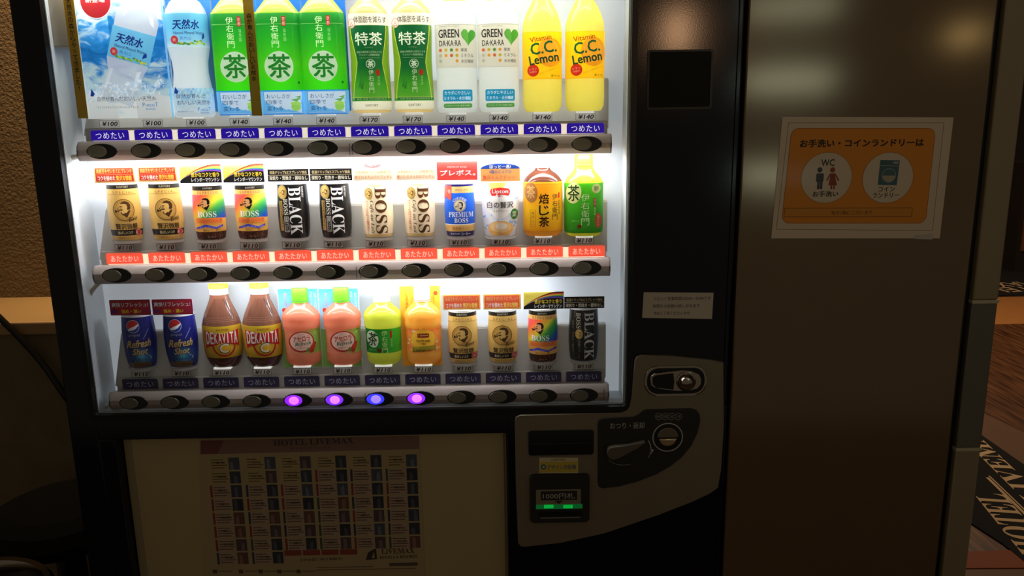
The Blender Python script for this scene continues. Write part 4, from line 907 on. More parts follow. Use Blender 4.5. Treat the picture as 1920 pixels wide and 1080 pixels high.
small_tea(719, 687, 'small green tea bottle with white cap in the bottom row'); lemon_tea(794, 686, 'orange lemon tea bottle with white cap before a yellow card')
gb = gold(868, 685, 'gold coffee can beside the lemon tea bottle in the bottom row', 1.0, 'gold coffee cans on the bottom shelf')
dup(gb, 943, 684, 868, 685, 'gold coffee can beside the rainbow can in the bottom row')
rainbow(1018, 682.5, 'rainbow striped coffee can near the right end of the bottom row', .945)
black(1094.5, 681, 'black coffee can with grey lettering at the right end of the bottom row', .95, 1)
GC = 'promotional cards above the bottom row of cans'
card('promo_card', 'crimson card above the leftmost cola can', GC, 206, 562, 282, 591, pepsi_card, base=(204, 44, 60)); card('promo_card', 'crimson card above the second cola can', GC, 285.5, 561, 361, 590, pepsi_card, base=(204, 44, 60))
card('promo_card', 'orange card above the left gold can in the bottom row', GC, 830, 552, 901, 581, orange_card); card('promo_card', 'orange card above the right gold can in the bottom row', GC, 906, 551, 977, 580, orange_card)
card('promo_card', 'black rainbow arc card above the rainbow can in the bottom row', GC, 981.5, 547, 1057, 579, rain_card); card('promo_card', 'black and cream card above the black can in the bottom row', GC, 1058, 556, 1133, 578, black_card)

# ---- top row
def greentea(bx, by, label):
    pr = [(0, 38), (4, 40.5), (46, 41), (184, 41), (190, 40), (214, 22), (222, 15), (228, 14.5)]
    d = Drink('tea_bottle', label, 'bottle', 'square green tea bottles', bx, by, pr, 4.0, .62); c = d.cv
    d.shell('bottle', 2, 228, [(190, (206, 226, 80)), (228, (214, 230, 110))], M_liqg, skip=(2, 187))
    d.shell('label', 46, 188, lambda u, v: ramp([(0, (60, 206, 20)), (.35, (84, 200, 30)), (.7, (40, 170, 44)), (.88, (34, 156, 54)), (1, (70, 180, 84))], (v-46)/142), M_labelg, off=.0005)
    p0, d.prof = d.prof, [(228, 15), (248, 14.5)]; d.shell('cap', 229, 248, (220, 230, 220), M_cap, lid=True); d.prof = p0
    d.shell('skirt_card', 0, 46, [(1.5, (40, 140, 230)), (44.5, (120, 196, 244)), (46, (40, 140, 230))], M_glow, off=.0009, seg=24)
    c.rect(-36, 3, 36, 43, (244, 248, 250), 6); c.frame(-37, 2, 37, 44, .8, (60, 150, 230), 8)
    for t, v in (('おいしさが', 35), ('四季で', 23.5), ('変わる', 12)): c.text(t, -11+(0 if len(t) > 3 else -8), v, 44 if len(t) > 3 else 28, 8.6, (30, 60, 110), 10, bold=.0)
    c.ell(22, 15, 10, 8.5, (170, 224, 110), 8); c.ell(22, 21, 11, 3.5, (190, 234, 120), 9); c.poly([(12, 28), (24, 24), (34, 32), (24, 30)], (120, 190, 100), 9); c.poly([(20, 33), (30, 31), (35, 36)], (120, 190, 100), 9)
    c.line([(-40, 168), (40, 168)], 1.2, (120, 196, 100), 2); c.ell(-5, 90, 27, 28.5, (232, 244, 224), 2); c.text('茶', -5, 91, 43, 44, (40, 150, 50), 4, bold=.028)
    c.vtext('伊右衛門', -10, 153, 13.5, 58, (220, 244, 196), 4, bold=.01); c.rect(4, 164, 12, 182, (200, 40, 40), 3); c.vtext('京都', 8, 173, 6, 16, (250, 220, 210), 4); c.vtext('福寿園', 8.5, 148, 5.5, 24, (170, 220, 150), 4)
    c.ell(31, 60, 2.4, 2.4, (30, 110, 40), 3)
    d.glow(8, 175, 1.0); d.clip()
    return d.prints(m=M_glow, off=.00008)
def tokucha(bx, by, label):
    pr = [(0, 30), (5, 35), (14, 37), (60, 36), (100, 35), (150, 36.5), (186, 36), (195, 33), (206, 22), (214, 15.5), (222, 14.5)]
    d = Drink('tea_bottle', label, 'bottle', 'hourglass label tea bottles', bx, by, pr, 2.3); c = d.cv
    d.shell('bottle', 2, 222, (240, 206, 140), M_liqg, skip=(8, 185)); p0, d.prof = d.prof, [(222, 15), (240, 15)]; d.shell('cap', 223, 240, (226, 206, 120), M_cap, lid=True); d.prof = p0
    d.shell('label', 7, 186, [(24, (250, 244, 224)), (26, (70, 160, 60)), (164, (130, 170, 40)), (186, (250, 246, 236))], M_labelg, off=.0005)
    L_, R_ = [], []
    for i in range(25):
        v = 27+(163-27)*i/24; t = (v-27)/136; w = 23.5+9.5*abs(math.cos(PI*t*.92+.12))**1.3; L_.append((-w-1, v)); R_.append((w-1, v))
    gcol = lambda u, v: ramp([(0, (110, 190, 60)), (.22, (70, 170, 40)), (.45, (16, 110, 50)), (1, (10, 104, 56))], (v-27)/136)
    for (a_, b_), (e_, f_) in zip(zip(L_[:-1], R_[:-1]), zip(L_[1:], R_[1:])): c.fill([c.pt(a_), c.pt(b_), c.pt(f_), c.pt(e_)], gcol, 2)
    for q in (L_, R_):
        c.line(q, 1.2, (226, 230, 90), 3)
    c.rect(-36, 26, 36, 30, (20, 120, 50), 3); c.line([(-36, 31), (36, 31)], .8, (220, 230, 120), 3); c.text('体脂肪を減らす', 3, 174, 60, 12, (60, 56, 40), 4, bold=.01); c.line([(-36, 163), (36, 163)], 1, (20, 110, 50), 3)
    c.ell(-31, 168, 6.5, 9, (244, 230, 220), 3); c.ring(-31, 168, 6, 8.5, .8, (226, 100, 90), 4); c.text('人', -31, 168, 6, 8, (214, 90, 80), 5)
    c.text('特茶', -1, 139, 50, 24, (240, 246, 226), 5, bold=.02); c.text('トクチャ', -1, 123, 14, 2.4, (200, 220, 170), 5)
    c.text('脂肪分解酵素を活性化させる', -1, 115, 46, 3.8, (200, 226, 180), 5); c.text('ケルセチン配糖体配合', -1, 109.5, 38, 3.8, (200, 226, 180), 5); c.line([(-20, 104), (18, 104)], .5, (170, 210, 150), 5)
    c.ell(0, 93, 8.6, 8.6, (236, 244, 220), 4); c.ell(0, 93, 7.6, 7.6, (20, 110, 50), 5); c.text('茶', 0, 93, 11, 11.5, (236, 244, 220), 6, bold=.03); c.vtext('伊右衛門', 0, 61, 9.5, 44, (226, 240, 200), 5); c.ell(13, 77, 4, 6, (196, 40, 34), 5); c.vtext('福寿園', 14, 62, 4, 18, (170, 214, 130), 5)
    c.poly([(-24, 50), (-18, 74), (-19, 50)], (60, 140, 50), 4); c.poly([(-20, 48), (-14, 64), (-16, 46)], (50, 130, 50), 4); c.text('緑茶 無糖 特定保健用食品', 0, 28, 56, 2.6, (200, 230, 170), 5)
    c.text('SUNTORY', -1, 16, 24, 4.4, (70, 60, 50), 5, bold=.01)
    d.glow(8, 175, 1.0); d.clip()
    return d.prints(m=M_glow, off=.00008)
def dakara(bx, by, label):
    pr = [(0, 31), (4, 36), (14, 38.5), (60, 38), (66, 37.5), (72, 38), (165, 38.4), (180, 36.5), (193, 31), (202, 24), (208, 20)]
    d = Drink('sports_drink_bottle', label, 'bottle', 'clear sports drink bottles', bx, by, pr, 2.3); c = d.cv
    d.shell('bottle', 2, 208, (234, 238, 234), M_liqg, skip=(87, 164)); p0, d.prof = d.prof, [(208, 19), (228, 18)]; d.shell('cap', 209, 228, (208, 226, 90), M_cap, lid=True); d.prof = p0
    d.shell('label', 86, 165, [(163.5, (224, 220, 206)), (165, (190, 190, 176))], M_labelg, off=.0004)
    c.text('SUNTORY グリーンダカラ', -12, 161, 36, 2.6, (90, 80, 70), 3); c.text('GREEN', -13, 148, 38, 15.5, (44, 40, 34), 4, bold=.03); c.text('DA·KA·RA', -11, 130.5, 40, 10.5, (44, 40, 34), 4, bold=.02)
    ht = [(23+13.5*(16*math.sin(t)**3)/16, 143+15*(13*math.cos(t)-5*math.cos(2*t)-2*math.cos(3*t)-math.cos(4*t))/15) for t in [2*PI*i/36 for i in range(36)]]
    c.poly(ht, (70, 160, 50), 3); c.poly([(x, y) for x, y in [(23, 125), (10, 145), (14, 156), (20, 155), (23, 149)]], (110, 190, 80), 4)
    cols = [(226, 110, 60), (214, 190, 60), (90, 150, 70), (240, 170, 60)]
    for i in range(4):
        for j in range(3):
            if (i, j) in ((1, 2), (2, 2)): continue
            c.ell(-29+i*10, 118-j*10, 2.9, 3, cols[(i+j*2) % 4] if i > 0 or j == 0 else (190, 190, 170), 3)
    for t, v in (('果実', 118), ('ミネラル', 108), ('水分補給', 97.5)): c.text(t, 18+(-4 if len(t) < 3 else 2), v, 12 if len(t) < 3 else 23, 6.6, (70, 66, 56), 4, bold=.01)
    c.rect(-27, 23, 28, 45, (30, 160, 206), 3, 3); c.text('カラダにやさしい', 0, 39, 48, 7, (236, 250, 255), 4, bold=.01); c.text('ミネラル・水分補給', 0, 29, 50, 7, (236, 250, 255), 4, bold=.01)
    c.rect(-26, 11, 27, 19, (90, 170, 80), 3, 3); c.text('ココロとカラダに素直な飲料', 0, 15, 46, 3.4, (226, 246, 214), 4)
    d.glow(6, 190, .62); d.clip()
    return d.prints(m=M_glow, off=.00008)
def lemon(bx, by, label):
    pr = [(0, 28), (4, 32), (12, 36), (30, 37), (60, 36.6), (152, 36.8), (168, 35), (184, 30), (198, 23), (210, 16), (220, 14.5)]
    d = Drink('lemon_soda_bottle', label, 'bottle', 'yellow lemon soda bottles', bx, by, pr, 2.1); c = d.cv
    d.shell('bottle', 2, 220, [(64, (238, 228, 104)), (220, (240, 230, 116))], M_liqg, skip=(64, 149)); p0, d.prof = d.prof, [(220, 15), (240, 15)]; d.shell('cap', 221, 240, (60, 150, 60), M_cap, lid=True); d.prof = p0
    d.shell('label', 63, 150, lambda u, v: mixc((255, 226, 30), (255, 200, 20), (150-v)/100), M_labelg, off=.0004)
    c.ell(14, 112, 23, 27, (250, 180, 30), 2); c.ell(12, 115, 19, 22, (253, 202, 50), 3)
    c.text('Vitamin', -3, 138, 40, 9.5, (200, 60, 24), 5, rot=9, bold=.02); c.text('C.C.', 2, 121, 48, 22, (20, 110, 60), 6, rot=9, bold=.035); c.text('Lemon', 3, 101, 55, 17, (30, 84, 50), 6, rot=9, bold=.05)
    c.ell(-17, 79, 10.8, 11.2, (216, 52, 30), 5); c.text('レモン', -17, 82, 14, 4, (250, 190, 150), 6, rot=8); c.text('70個分', -17, 76.5, 13, 4, (250, 190, 150), 6, rot=8)
    c.text('ビタミンC 1日分のおいしい', 13, 79, 38, 3, (110, 90, 20), 5, rot=20); c.text('果汁1%', 24, 69, 16, 4.6, (80, 70, 20), 5)
    d.glow(6, 190, .8); d.clip()
    return d.prints(m=M_glow, off=.00008)
def blue_card(c, w, h): c.fill([c.pt(p) for p in ((-w+.5, -h+.5), (w-.5, -h+.5), (w-.5, h-.5), (-w+.5, h-.5))], lambda u, v: mixc((80, 190, 246), (24, 110, 226), (v+h)/(2*h)), 1)
t1 = greentea(449, 216, 'square green tea bottle partly behind the gold strip'); 
t2 = dup(t1, 530.5, 215, 449, 216, 'square green tea bottle in the middle of its three'); t3 = dup(t1, 612, 214, 449, 216, 'square green tea bottle beside the hourglass label tea bottle')
for (x, lb) in ((445, 'bright blue card behind the green tea bottle nearest the water bottle'), (527, 'bright blue card behind the middle green tea bottle'), (611, 'bright blue card behind the third green tea bottle')):
    card('display_card', lb, 'blue cards behind the green tea', x-41, -30, x+41, 210, blue_card, y=.0505, base=(60, 150, 236))
k1 = tokucha(696, 213.5, 'hourglass label green tea bottle beside the square tea bottles'); dup(k1, 776, 212.5, 696, 213.5, 'hourglass label green tea bottle beside the clear sports drink')
w1 = dakara(857, 213, 'clear sports drink bottle with heart label beside the hourglass tea'); dup(w1, 936, 212, 857, 213, 'clear sports drink bottle with heart label beside the lemon soda')
c1_ = lemon(1017, 211.5, 'yellow lemon soda bottle beside the clear sports drink'); dup(c1_, 1097, 210, 1017, 211.5, 'yellow lemon soda bottle at the right end of the top row')
# water: clear bottle and the large picture card
def tensui(c, cx, cy, k, rot=0, dk=(16, 36, 130)):
    R = math.radians(rot); f = lambda u, v: (cx+(u*math.cos(R)-v*math.sin(R))*k, cy+(u*math.sin(R)+v*math.cos(R))*k)
    c.text('SUNTORY', *f(-10, 25), 34*k, 5*k, (120, 176, 214), 8, rot=rot); c.text('天然水', *f(-4, 12), 52*k, 19*k, dk, 8, rot=rot, bold=.03, shear=.12); c.text('Natural Mineral Water', *f(0, -4), 60*k, 5.6*k, dk, 8, rot=rot, bold=.01)
    c.text('奥大山', *f(-8, -14), 22*k, 7*k, (40, 110, 190), 8, rot=rot); c.ell(*f(-29, -17), 7*k, 8*k, (206, 60, 60), 8); c.text('新', *f(-29, -17), 6*k, 7*k, (250, 200, 190), 9, rot=rot)
    for i in range(26): u = -24+i*2.3; c.ell(*f(u, -25+random.uniform(-1, 2)+(5 if 14 < i < 22 else 0)*random.random()), 2.6*k, 2*k, random.choice([(110, 180, 60), (160, 206, 90), (70, 140, 60), (226, 206, 70)]), 8, 7)
    c.poly([f(26, -8), f(31, -4), f(33, -12), f(29, -14), f(25, -17)], (20, 60, 150), 8)
def water(bx, by, label):
    pr = [(0, 33), (6, 37), (50, 37), (62, 35), (85, 32), (105, 33), (128, 38), (190, 38.5), (200, 36), (214, 28), (224, 17), (230, 15)]
    d = Drink('water_bottle', label, 'bottle', None, bx, by, pr, 2.2); c = d.cv
    d.shell('bottle', 2, 230, (216, 222, 226), M_liqg, skip=(131, 191)); p0, d.prof = d.prof, [(230, 15), (248, 15)]; d.shell('cap', 231, 248, (236, 240, 244), M_cap, lid=True); d.prof = p0
    d.shell('label', 130, 192, lambda u, v: ramp([(0, (230, 240, 240)), (.2, (150, 206, 232)), (.6, (110, 196, 228)), (1, (120, 200, 220))], (v-130)/62), M_labelg, off=.0004)
    rr = random.Random(3)
    d.shell('skirt_card', 0, 55, lambda u, v: mixc((232, 240, 244), (120, 196, 240), v/60*rr.random()*1.2), M_glow, off=.0009)
    tensui(c, 2, 160, .95); c.text('自然が育んだ', -5, 40, 54, 8, (44, 56, 96), 12, bold=.0); c.text('おいしい天然水', 0, 28, 64, 8.6, (44, 56, 96), 12); c.text('P-ecoT', 18, 15, 26, 7, (60, 130, 200), 12); c.text('bottle', 18, 9, 16, 4, (60, 130, 200), 12); c.text('植物由来素材使用になりました', -18, 11, 30, 2.8, (110, 116, 130), 12)
    c.poly([(-36, 46), (-33, 58), (-28, 48), (-31, 44)], (20, 60, 150), 10)
    d.glow(4, 190, .7); d.clip()
    return d.prints(m=M_glow, off=.00008)
def card_blue2(c, w, h): c.fill([c.pt(p) for p in ((-w+.5, -h+.5), (w-.5, -h+.5), (w-.5, h-.5), (-w+.5, h-.5))], lambda u, v: mixc((150, 214, 246), (30, 130, 226), (v+h)/(h)), 1)
card('display_card', 'light blue card standing behind the clear water bottle', None, 318, -30, 402, 212, card_blue2, y=.0505, base=(120, 190, 240))
water(361, 220, 'clear water bottle with pale blue label beside the wave poster')
# wave poster: a bowed card with a tilted bottle printed on it
s1, s2 = scl(240, 110, .030); X, Z = P(240, 222, .032); WP = empty('wave_poster', (X, .046, Z), 'blue wave poster card with a tilted water bottle, upper left of display', 'poster')
M_wave = mat('wave_print', (80, 170, 230), .3, coat=.4, trans=.5, es=.36); nt = M_wave.node_tree; N = nt.nodes; L = nt.links  # emission added so the picture looks lit from behind
tc = N.new('ShaderNodeTexCoord'); nz = N.new('ShaderNodeTexNoise'); nz.inputs['Scale'].default_value = 34; nz.inputs['Detail'].default_value = 9; nz.inputs['Distortion'].default_value = 1.6
mp = N.new('ShaderNodeMapping'); mp.inputs['Scale'].default_value = (.6, 1, 1.3); mp.inputs['Rotation'].default_value = (0, .5, 0)
sep = N.new('ShaderNodeSeparateXYZ'); L.new(tc.outputs['Object'], sep.inputs[0]); L.new(tc.outputs['Object'], mp.inputs[0]); L.new(mp.outputs[0], nz.inputs['Vector'])
def mth(op, a, b_=None, c_2=None):
    n_ = N.new('ShaderNodeMath'); n_.operation = op
    for i_, v_ in enumerate((a, b_, c_2)):
        if v_ is None: continue
        if isinstance(v_, (int, float)): n_.inputs[i_].default_value = v_
        else: L.new(v_, n_.inputs[i_])
    return n_.outputs[0]
# foam height bands: foot of the card and upper splash, both ragged by the noise
H = 222*s2
low = mth('SUBTRACT', .068, sep.outputs[2]); low = mth('MULTIPLY', low, 26); slope = mth('MULTIPLY', sep.outputs[0], 2.0); low = mth('ADD', low, mth('MULTIPLY', slope, -.4))
up = mth('SUBTRACT', sep.outputs[2], .172); up = mth('MULTIPLY', up, 26); up = mth('SUBTRACT', up, mth('MULTIPLY', sep.outputs[0], 3.0))
mm = mth('MAXIMUM', low, up); jag = mth('MULTIPLY', mth('SUBTRACT', nz.outputs['Fac'], .5), 5.0); fo = mth('ADD', mm, jag)
cr = N.new('ShaderNodeValToRGB'); el = cr.color_ramp.elements; el[0].position = 0; el[0].color = lin((20, 130, 200))+(1,); el[1].position = 1; el[1].color = lin((240, 244, 244))+(1,)
e2 = el.new(.35); e2.color = lin((50, 160, 224))+(1,); e3 = el.new(.62); e3.color = lin((206, 230, 238))+(1,)
rg = N.new('ShaderNodeMapRange'); rg.inputs[1].default_value = -1.6; rg.inputs[2].default_value = 1.1; L.new(fo, rg.inputs[0]); L.new(rg.outputs[0], cr.inputs[0])
for n_ in N:
    if n_.type in ('BSDF_PRINCIPLED', 'BSDF_TRANSLUCENT'): L.new(cr.outputs[0], n_.inputs[0])
    if n_.type == 'BSDF_PRINCIPLED': L.new(cr.outputs[0], n_.inputs['Emission Color'])
wp = 84; bow = lambda x, z=0: (x, -.012*(1-(x/(wp*s1))**2)**.5 if abs(x) < wp*s1 else 0)
bm = bmesh.new(); R_ = []
for z in (0, H*1.12):
    R_.append([bm.verts.new((-wp*s1+2*wp*s1*k/28, bow(-wp*s1+2*wp*s1*k/28)[1], z)) for k in range(29)])
for k in range(28): bm.faces.new((R_[0][k], R_[0][k+1], R_[1][k+1], R_[1][k]))
me = from_bm(bm, 'wave_picture'); smooth(me); so_ = mk('wave_picture', me, M_wave, WP); sm = so_.modifiers.new('t', 'SOLIDIFY'); sm.thickness = .0006; sm.offset = -1
c = Canvas(s1, s2, 6); rot = -17; R = math.radians(rot)
f = lambda u, v: (12+u*math.cos(R)-v*math.sin(R), 132+u*math.sin(R)+v*math.cos(R))
c.poly([(-wp-6, 0), (-wp-2, 0), (-wp-2, 247), (-wp-6, 247)], (226, 236, 240), 1); c.poly([(wp-10, 0), (wp-7, 0), (wp-7, 247), (wp-10, 247)], (150, 214, 246), 1)
body = [(-38, 40), (-39, 10), (-40, -26), (-34, -48), (-36, -70), (-46, -100), (-20, -112), (0, -106), (24, -108), (30, -80), (32, -48), (38, -26), (40, 40), (40, 60), (30, 84), (14, 96), (-14, 96), (-30, 84), (-38, 62)]
rr = random.Random(9); c.poly([f(*p) for p in body], (206, 214, 222), 3)
c.poly([f(*p) for p in ((-24, 56), (-22, 78), (0, 90), (-6, 80), (-16, 70))], (240, 243, 246), 4); c.poly([f(*p) for p in ((12, 84), (28, 70), (34, 50), (26, 56), (20, 70))], (234, 238, 242), 4); c.poly([f(*p) for p in ((-30, -46), (-24, -44), (-28, -76), (-36, -92))], (222, 228, 234), 4); c.poly([f(*p) for p in ((20, -40), (28, -36), (24, -74), (18, -90))], (228, 234, 240), 4)
c.poly([f(-39.5, 36), f(40, 36), f(40, -24), f(-40, -24)], (110, 190, 224), 4)
class Sub: pass
tensui(c, *f(0, 4), .98, rot)
for i in range(260):
    u = rr.uniform(-80, 66); v = 58+u*.06+rr.gauss(0, 7)+7*math.sin(u*.12); c.ell(u, v, rr.uniform(.8, 4), rr.uniform(.6, 2), rr.choice([(240, 244, 247), (226, 236, 242), (198, 222, 238)]), 12, 7, rr.uniform(0, 180))
c.ell(-44, 222, 31, 33, (250, 250, 250), 5); c.ell(-44, 222, 29.5, 31.5, (176, 40, 50), 6); c.text('新登場', -44, 223, 38, 8, (250, 220, 216), 7, bold=.03)
c.text('自然が育んだおいしい天然水', -6, 38, 112, 9, (44, 44, 64), 14); c.text('小さくたためるペコッとボトルになりました', -24, 22, 80, 4.6, (90, 96, 120), 14); c.text('P-ecoT', 38, 26, 28, 8, (60, 130, 200), 14); c.text('bottle', 38, 18, 17, 4.4, (60, 130, 200), 14)
c.poly([(-76, 44), (-72, 58), (-66, 48), (-70, 43)], (20, 60, 150), 14)
c.build('poster_print', mat('poster_ink', rough=.3, attr=True, coat=.3, trans=.3, es=.34), WP, wrap=lambda x, z, lift=0: (max(-wp*s1+.0005, min(wp*s1-.0005, x)), bow(max(-wp*s1+.0005, min(wp*s1-.0005, x)))[1]-.0002-lift), off=.00006)  # ink emission imitates light passing through the poster
# gold strips hanging inside the pane
for (xb, yb, lab, t, xt) in ((156, 222, 'gold paper strip with vertical writing beside the wave poster', '天然水の森からやってきました!', 156), (482, 217, 'gold paper strip with vertical writing across the green tea bottle', '森が育んだおいしい天然水', 482)):
    y = .009; X, Z = P(xb, yb, y); s1, s2 = scl(xb, 110, y); gs_ = empty('paper_strip', (X, y, Z), lab, 'strip', 'gold paper strips')
    w = 9.6*s1; plate('strip_sheet', [(-w, 0), (w, 0), (w, .215), (-w, .215)], 0, .0006, mat('gold_paper', (186, 146, 24), .6, noise=.05), gs_)
    cv = Canvas(s1, s2); n = len(t)
    h0 = 175 if n > 13 else 128; cv.vtext(t, 0, (52+h0/2) if n > 13 else 66+h0/2, 9.5, h0, (44, 30, 8), 2, bold=.02); cv.build('strip_lettering', M_flat, gs_, y=-.0001)

# ------------------------------------------------------------------ stickers, notice, poster below
def sheet(name, label, cat, quad, y, col, th=.0004, m=None):
    pts = [P(*p, y) for p in quad]; X = sum(p[0] for p in pts)/4; Z = sum(p[1] for p in pts)/4
    rt = empty(name, (X, y, Z), label, cat); plate('sheet', [(x-X, z-Z) for x, z in pts], 0, th, m or mat('sheet_%d_%d_%d' % col, col, .45, noise=.03), rt)
    return rt, Canvas(plane=y, org=(X, Z))
M_paper = mat('paper_white', (182, 172, 156), .4, noise=.03)
rt, c = sheet('notice_sticker', 'pale front desk hours notice stuck on the navy door above the lock', 'sticker', [(1207, 548), (1338, 549), (1335, 598), (1204, 596)], -.0006, (172, 164, 148), m=M_paper)
for t, x, y, w in (('フロント営業時間は8:00〜24:00です', 1279, 559.5, 108), ('時間外の両替は致しかねます', 1268, 573.5, 88), ('予めご了承くださいませ', 1259, 587, 68)): c.text(t, x, y, w, 6.6, (44, 38, 30), 2, rot=-.2)
c.build('notice_lettering', M_flat, rt, y=0)
rt, c = sheet('coin_sticker', 'small yellow and white sticker between display slot and note reader', 'sticker', [(1011, 858), (1084, 858), (1084, 887), (1011, 887)], -.0068, (190, 180, 140))
c.rect(1012, 866, 1083, 885, (186, 160, 50), 1); c.text('SUNTORY', 1047, 862, 27, 3.5, (70, 66, 50), 2); c.ell(1019, 875.5, 5, 5, (40, 90, 130), 2); c.ell(1019, 875.5, 2.4, 2.4, (170, 180, 120), 3); c.text('デザイン自販機', 1053, 875.5, 54, 9, (54, 96, 120), 2, bold=.01); c.build('sticker_print', M_flat, rt, y=0)
rt, c = sheet('direction_sign', 'laminated yellow toilet and laundry sign taped to the grey wall panel', 'sign', [(1467, 219), (1788, 220), (1762, 447), (1446, 447)], -.0009, (170, 160, 144), m=mat('laminate', (196, 178, 154), .5, coat=.06, noise=.03))
def skew(x, y): return x-(y-219)*.106   # the sheet leans with its left edge
Q = lambda pts: [(skew(x, y), y) for x, y in pts]
c.line([Q([(1480, 230)])[0], Q([(1771, 230)])[0], Q([(1771, 432)])[0], Q([(1478, 430)])[0], Q([(1480, 230)])[0]], .7, (90, 80, 64), 1)
def rr_px(x0, y0, x1, y1, r): return Q([(x, y) for x, y in rrect(x0, y0, x1, y1, r, 6)])
c.poly(rr_px(1486, 240, 1757, 419, 15), (150, 74, 14), 1); c.poly(rr_px(1487, 241, 1756, 418, 14), (206, 128, 22), 2)
c.text('お手洗い・コインランドリーは', 1616, 268, 232, 15, (22, 15, 8), 4, bold=.05, rot=-.3)
for cx_ in (1549.5, 1664.5):
    c.ell(cx_, 333.5, 48, 48, (150, 80, 20), 3, 40); c.ell(cx_, 333.5, 47.2, 47.2, (198, 182, 158), 4, 40)
c.text('WC', 1552, 305, 25, 13, (40, 36, 30), 6, bold=.02)
for x, col, dress in ((1537, (44, 36, 42), 0), (1561, (134, 54, 36), 1)):
    c.ell(x, 318.5, 4.8, 5, col, 6, 16)
    if not dress: c.rect(x-7, 325, x+7, 341, col, 6, 2); c.rect(x-5, 338, x-.7, 354.5, col, 7); c.rect(x+.3, 338, x+4.6, 354.5, col, 7)
    else: c.poly([(x-3.5, 325), (x+3.5, 325), (x+5, 333), (x+8, 347), (x-8, 347), (x-5, 333)], col, 6); c.line([(x-4, 326), (x-11, 338)], 2.6, col, 7); c.line([(x+4, 326), (x+11, 338)], 2.6, col, 7); c.rect(x-4, 346, x-1, 354.5, col, 7); c.rect(x+1, 346, x+4, 354.5, col, 7)
c.text('お手洗い', 1547.5, 363.5, 48, 10.5, (40, 34, 28), 6, bold=.03)
c.poly([(1650.5, 300), (1687, 300.5), (1681, 347), (1645.5, 346.5)], (60, 92, 100), 6); c.line([(1650, 310.5), (1686, 311)], .8, (150, 150, 130), 7); c.ell(1666, 329, 13.5, 13.5, (126, 140, 134), 7); c.ell(1666, 329, 12, 12, (66, 96, 100), 8); c.poly([(1666+12*math.cos(a), 329+12*math.sin(a)) for a in [PI*i/12 for i in range(13)]], (160, 150, 126), 9); c.rect(1675, 303, 1684, 307, (150, 156, 140), 7)
c.text('コイン', 1662, 354.5, 31, 9.5, (40, 34, 28), 6, bold=.02); c.text('ランドリー', 1661, 366, 49, 9.5, (40, 34, 28), 6, bold=.02)
c.poly(Q([(1489, 390), (1729, 389), (1729, 406.5), (1489, 407)]), (110, 66, 20), 3); c.poly(Q([(1490, 391), (1728, 390), (1728, 405.5), (1490, 406)]), (196, 130, 32), 4); c.text('地下1階にございます', 1597, 398.5, 77, 7.5, (90, 56, 24), 6)
c.build('sign_print', mat('sign_ink', rough=.55, attr=True, coat=.05, spec=.3), rt, y=0)
tp = [P(*p, -.0012) for p in ((1716, 441), (1750, 439), (1748, 449), (1714, 448))]; plate('clear_tape', [(x-rt.location.x, z-rt.location.z) for x, z in tp], -.0005, -.0002, mat('tape', (170, 164, 150), .12, coat=.6), rt)

# hotel poster behind the lower window cover
rt, c = sheet('hotel_poster', 'hotel chain poster with six columns of photo cells in the lower window', 'poster', [(372, 823), (786, 815), (799, 1130), (385, 1146)], .0183, (150, 136, 100), m=mat('poster_paper', (158, 142, 104), .5, noise=.03))
c.poly([(376, 826), (786, 817), (786, 842), (376, 852)], (120, 92, 84), 1)
c.poly([(376, 826), (420, 825), (408, 850), (376, 851)], (104, 54, 48), 2); c.text(ser('HOTEL LIVEMAX'), 588, 828, 150, 11, (50, 40, 34), 3, rot=.9); c.text('ホテルリブマックス', 582, 839.5, 76, 5, (44, 36, 30), 3, rot=.9)
cols = [388, 455.5, 521.5, 588, 654, 720.5]; rg_ = random.Random(12)
Xc = [P(x+1, 869-i*2.7, .0183)[0] for i, x in enumerate(cols)]; zA = P(418, 869, .0183)[1]; zB = P(418, 869+25.4*7, .0183)[1]; dz_ = (zB-zA)/7
cw = P(448, 869, .0183)[0]-P(388, 869, .0183)[0]
W_ = Canvas(1, 1)
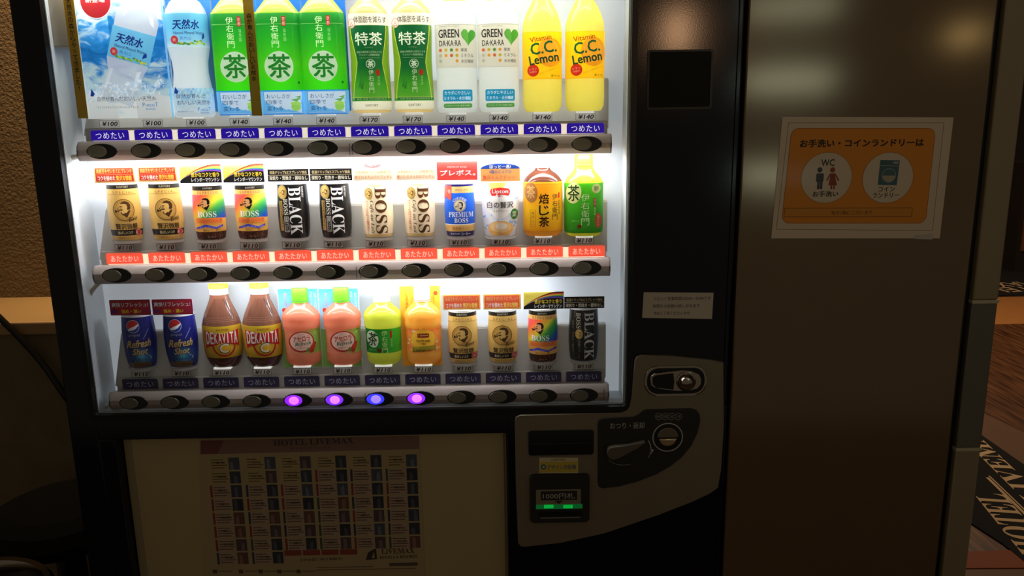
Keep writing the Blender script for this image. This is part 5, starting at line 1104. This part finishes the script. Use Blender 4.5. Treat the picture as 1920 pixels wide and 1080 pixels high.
for i in range(6):
    zt0 = zA if i < 2 else zA+.0008+(.0)*i
    nrow = 8 if i < 2 else 7
    for j in range(nrow):
        x0_, z1_ = Xc[i]-rt.location.x, zA+dz_*j+.0115-rt.location.z; h_ = abs(dz_)*.88; z0_ = z1_-h_
        old = j == 0 or (j == 1 and i < 3)
        W_.fill([(x0_, z0_), (x0_+cw*.64, z0_), (x0_+cw*.64, z1_), (x0_, z1_)], (160, 142, 96) if old else (158, 136, 116), 1)
        tc_ = (130, 100, 50) if old else rg_.choice([(120, 44, 30), (120, 44, 30), (40, 50, 60), (50, 70, 40), (44, 44, 70)])
        if not old: W_.fill([(x0_, z0_), (x0_+cw*.07, z0_), (x0_+cw*.07, z1_), (x0_, z1_)], tc_, 2)
        for k in range(4):
            w_ = cw*rg_.uniform(.3, .5) if k != 2 else cw*.5; zz = z1_-h_*(.18+.22*k); W_.fill([(x0_+cw*.11, zz-h_*.035), (x0_+cw*.11+w_, zz-h_*.035), (x0_+cw*.11+w_, zz+h_*.04), (x0_+cw*.11, zz+h_*.04)], (84, 70, 56), 2)
        W_.text(rg_.choice(['大阪', '東京', '名古屋', '札幌', '福岡', '横浜', '京都']), x0_+cw*.40, z1_-h_*.42, cw*.3, h_*.2, (50, 40, 32), 3)
        pc_ = rg_.choice([(44, 50, 66), (30, 34, 44), (70, 56, 60), (60, 66, 80), (90, 60, 50), (36, 44, 52)]); px_ = x0_+cw*.66
        W_.fill([(px_, z0_), (x0_+cw, z0_), (x0_+cw, z1_), (px_, z1_)], pc_, 1)
        b0_ = rg_.uniform(.1, .5); W_.fill([(px_+cw*.34*b0_, z0_), (px_+cw*.34*(b0_+.35), z0_), (px_+cw*.34*(b0_+.3), z0_+h_*rg_.uniform(.5, .95)), (px_+cw*.34*b0_, z0_+h_*rg_.uniform(.5, .95))], tuple(min(255, v+34) for v in pc_), 2)
W_.items += c.items
for x in (549, 584, 619, 654): 
    c.rect(x-16, 1031.5-(x-549)*.016, x+16, 1041.5-(x-549)*.016, (128, 54, 40), 2)
c.text('日本全国に続々展開中!', 602, 1048.5, 80, 5.5, (70, 56, 44), 2, rot=.9); c.text(ser('LiVEMAX'), 746, 1033, 62, 10, (70, 44, 38), 2, rot=.9); c.text(ser('HOTELS & RESORTS'), 747, 1044, 70, 5.5, (70, 44, 38), 2, rot=.9)
c.poly([(686, 1050), (690, 1036), (700, 1030), (705, 1029), (707, 1048)], (44, 40, 38), 2); c.poly([(697, 1046), (701, 1034), (703, 1046)], (150, 136, 100), 3)
for x in (403, 452, 489, 524, 560): c.rect(x-4, 1068, x+4, 1075, (84, 66, 56), 2); c.rect(x+7, 1070, x+32, 1071.5, (96, 84, 64), 2)
c.rect(594, 1062.5, 700, 1063.8, (96, 84, 64), 2); c.rect(730, 1055, 783, 1061, (80, 64, 60), 2); c.rect(594, 1066.5, 780, 1067.8, (96, 84, 64), 2)
W_.items += c.items[len(c.items)-0:] ; W_.items = [it for it in W_.items]
W_.items = W_.items[:]+[it for it in c.items if it not in W_.items]
W_.build('poster_print', M_flat, rt, y=-.0001)
bpy.context.view_layer.update()
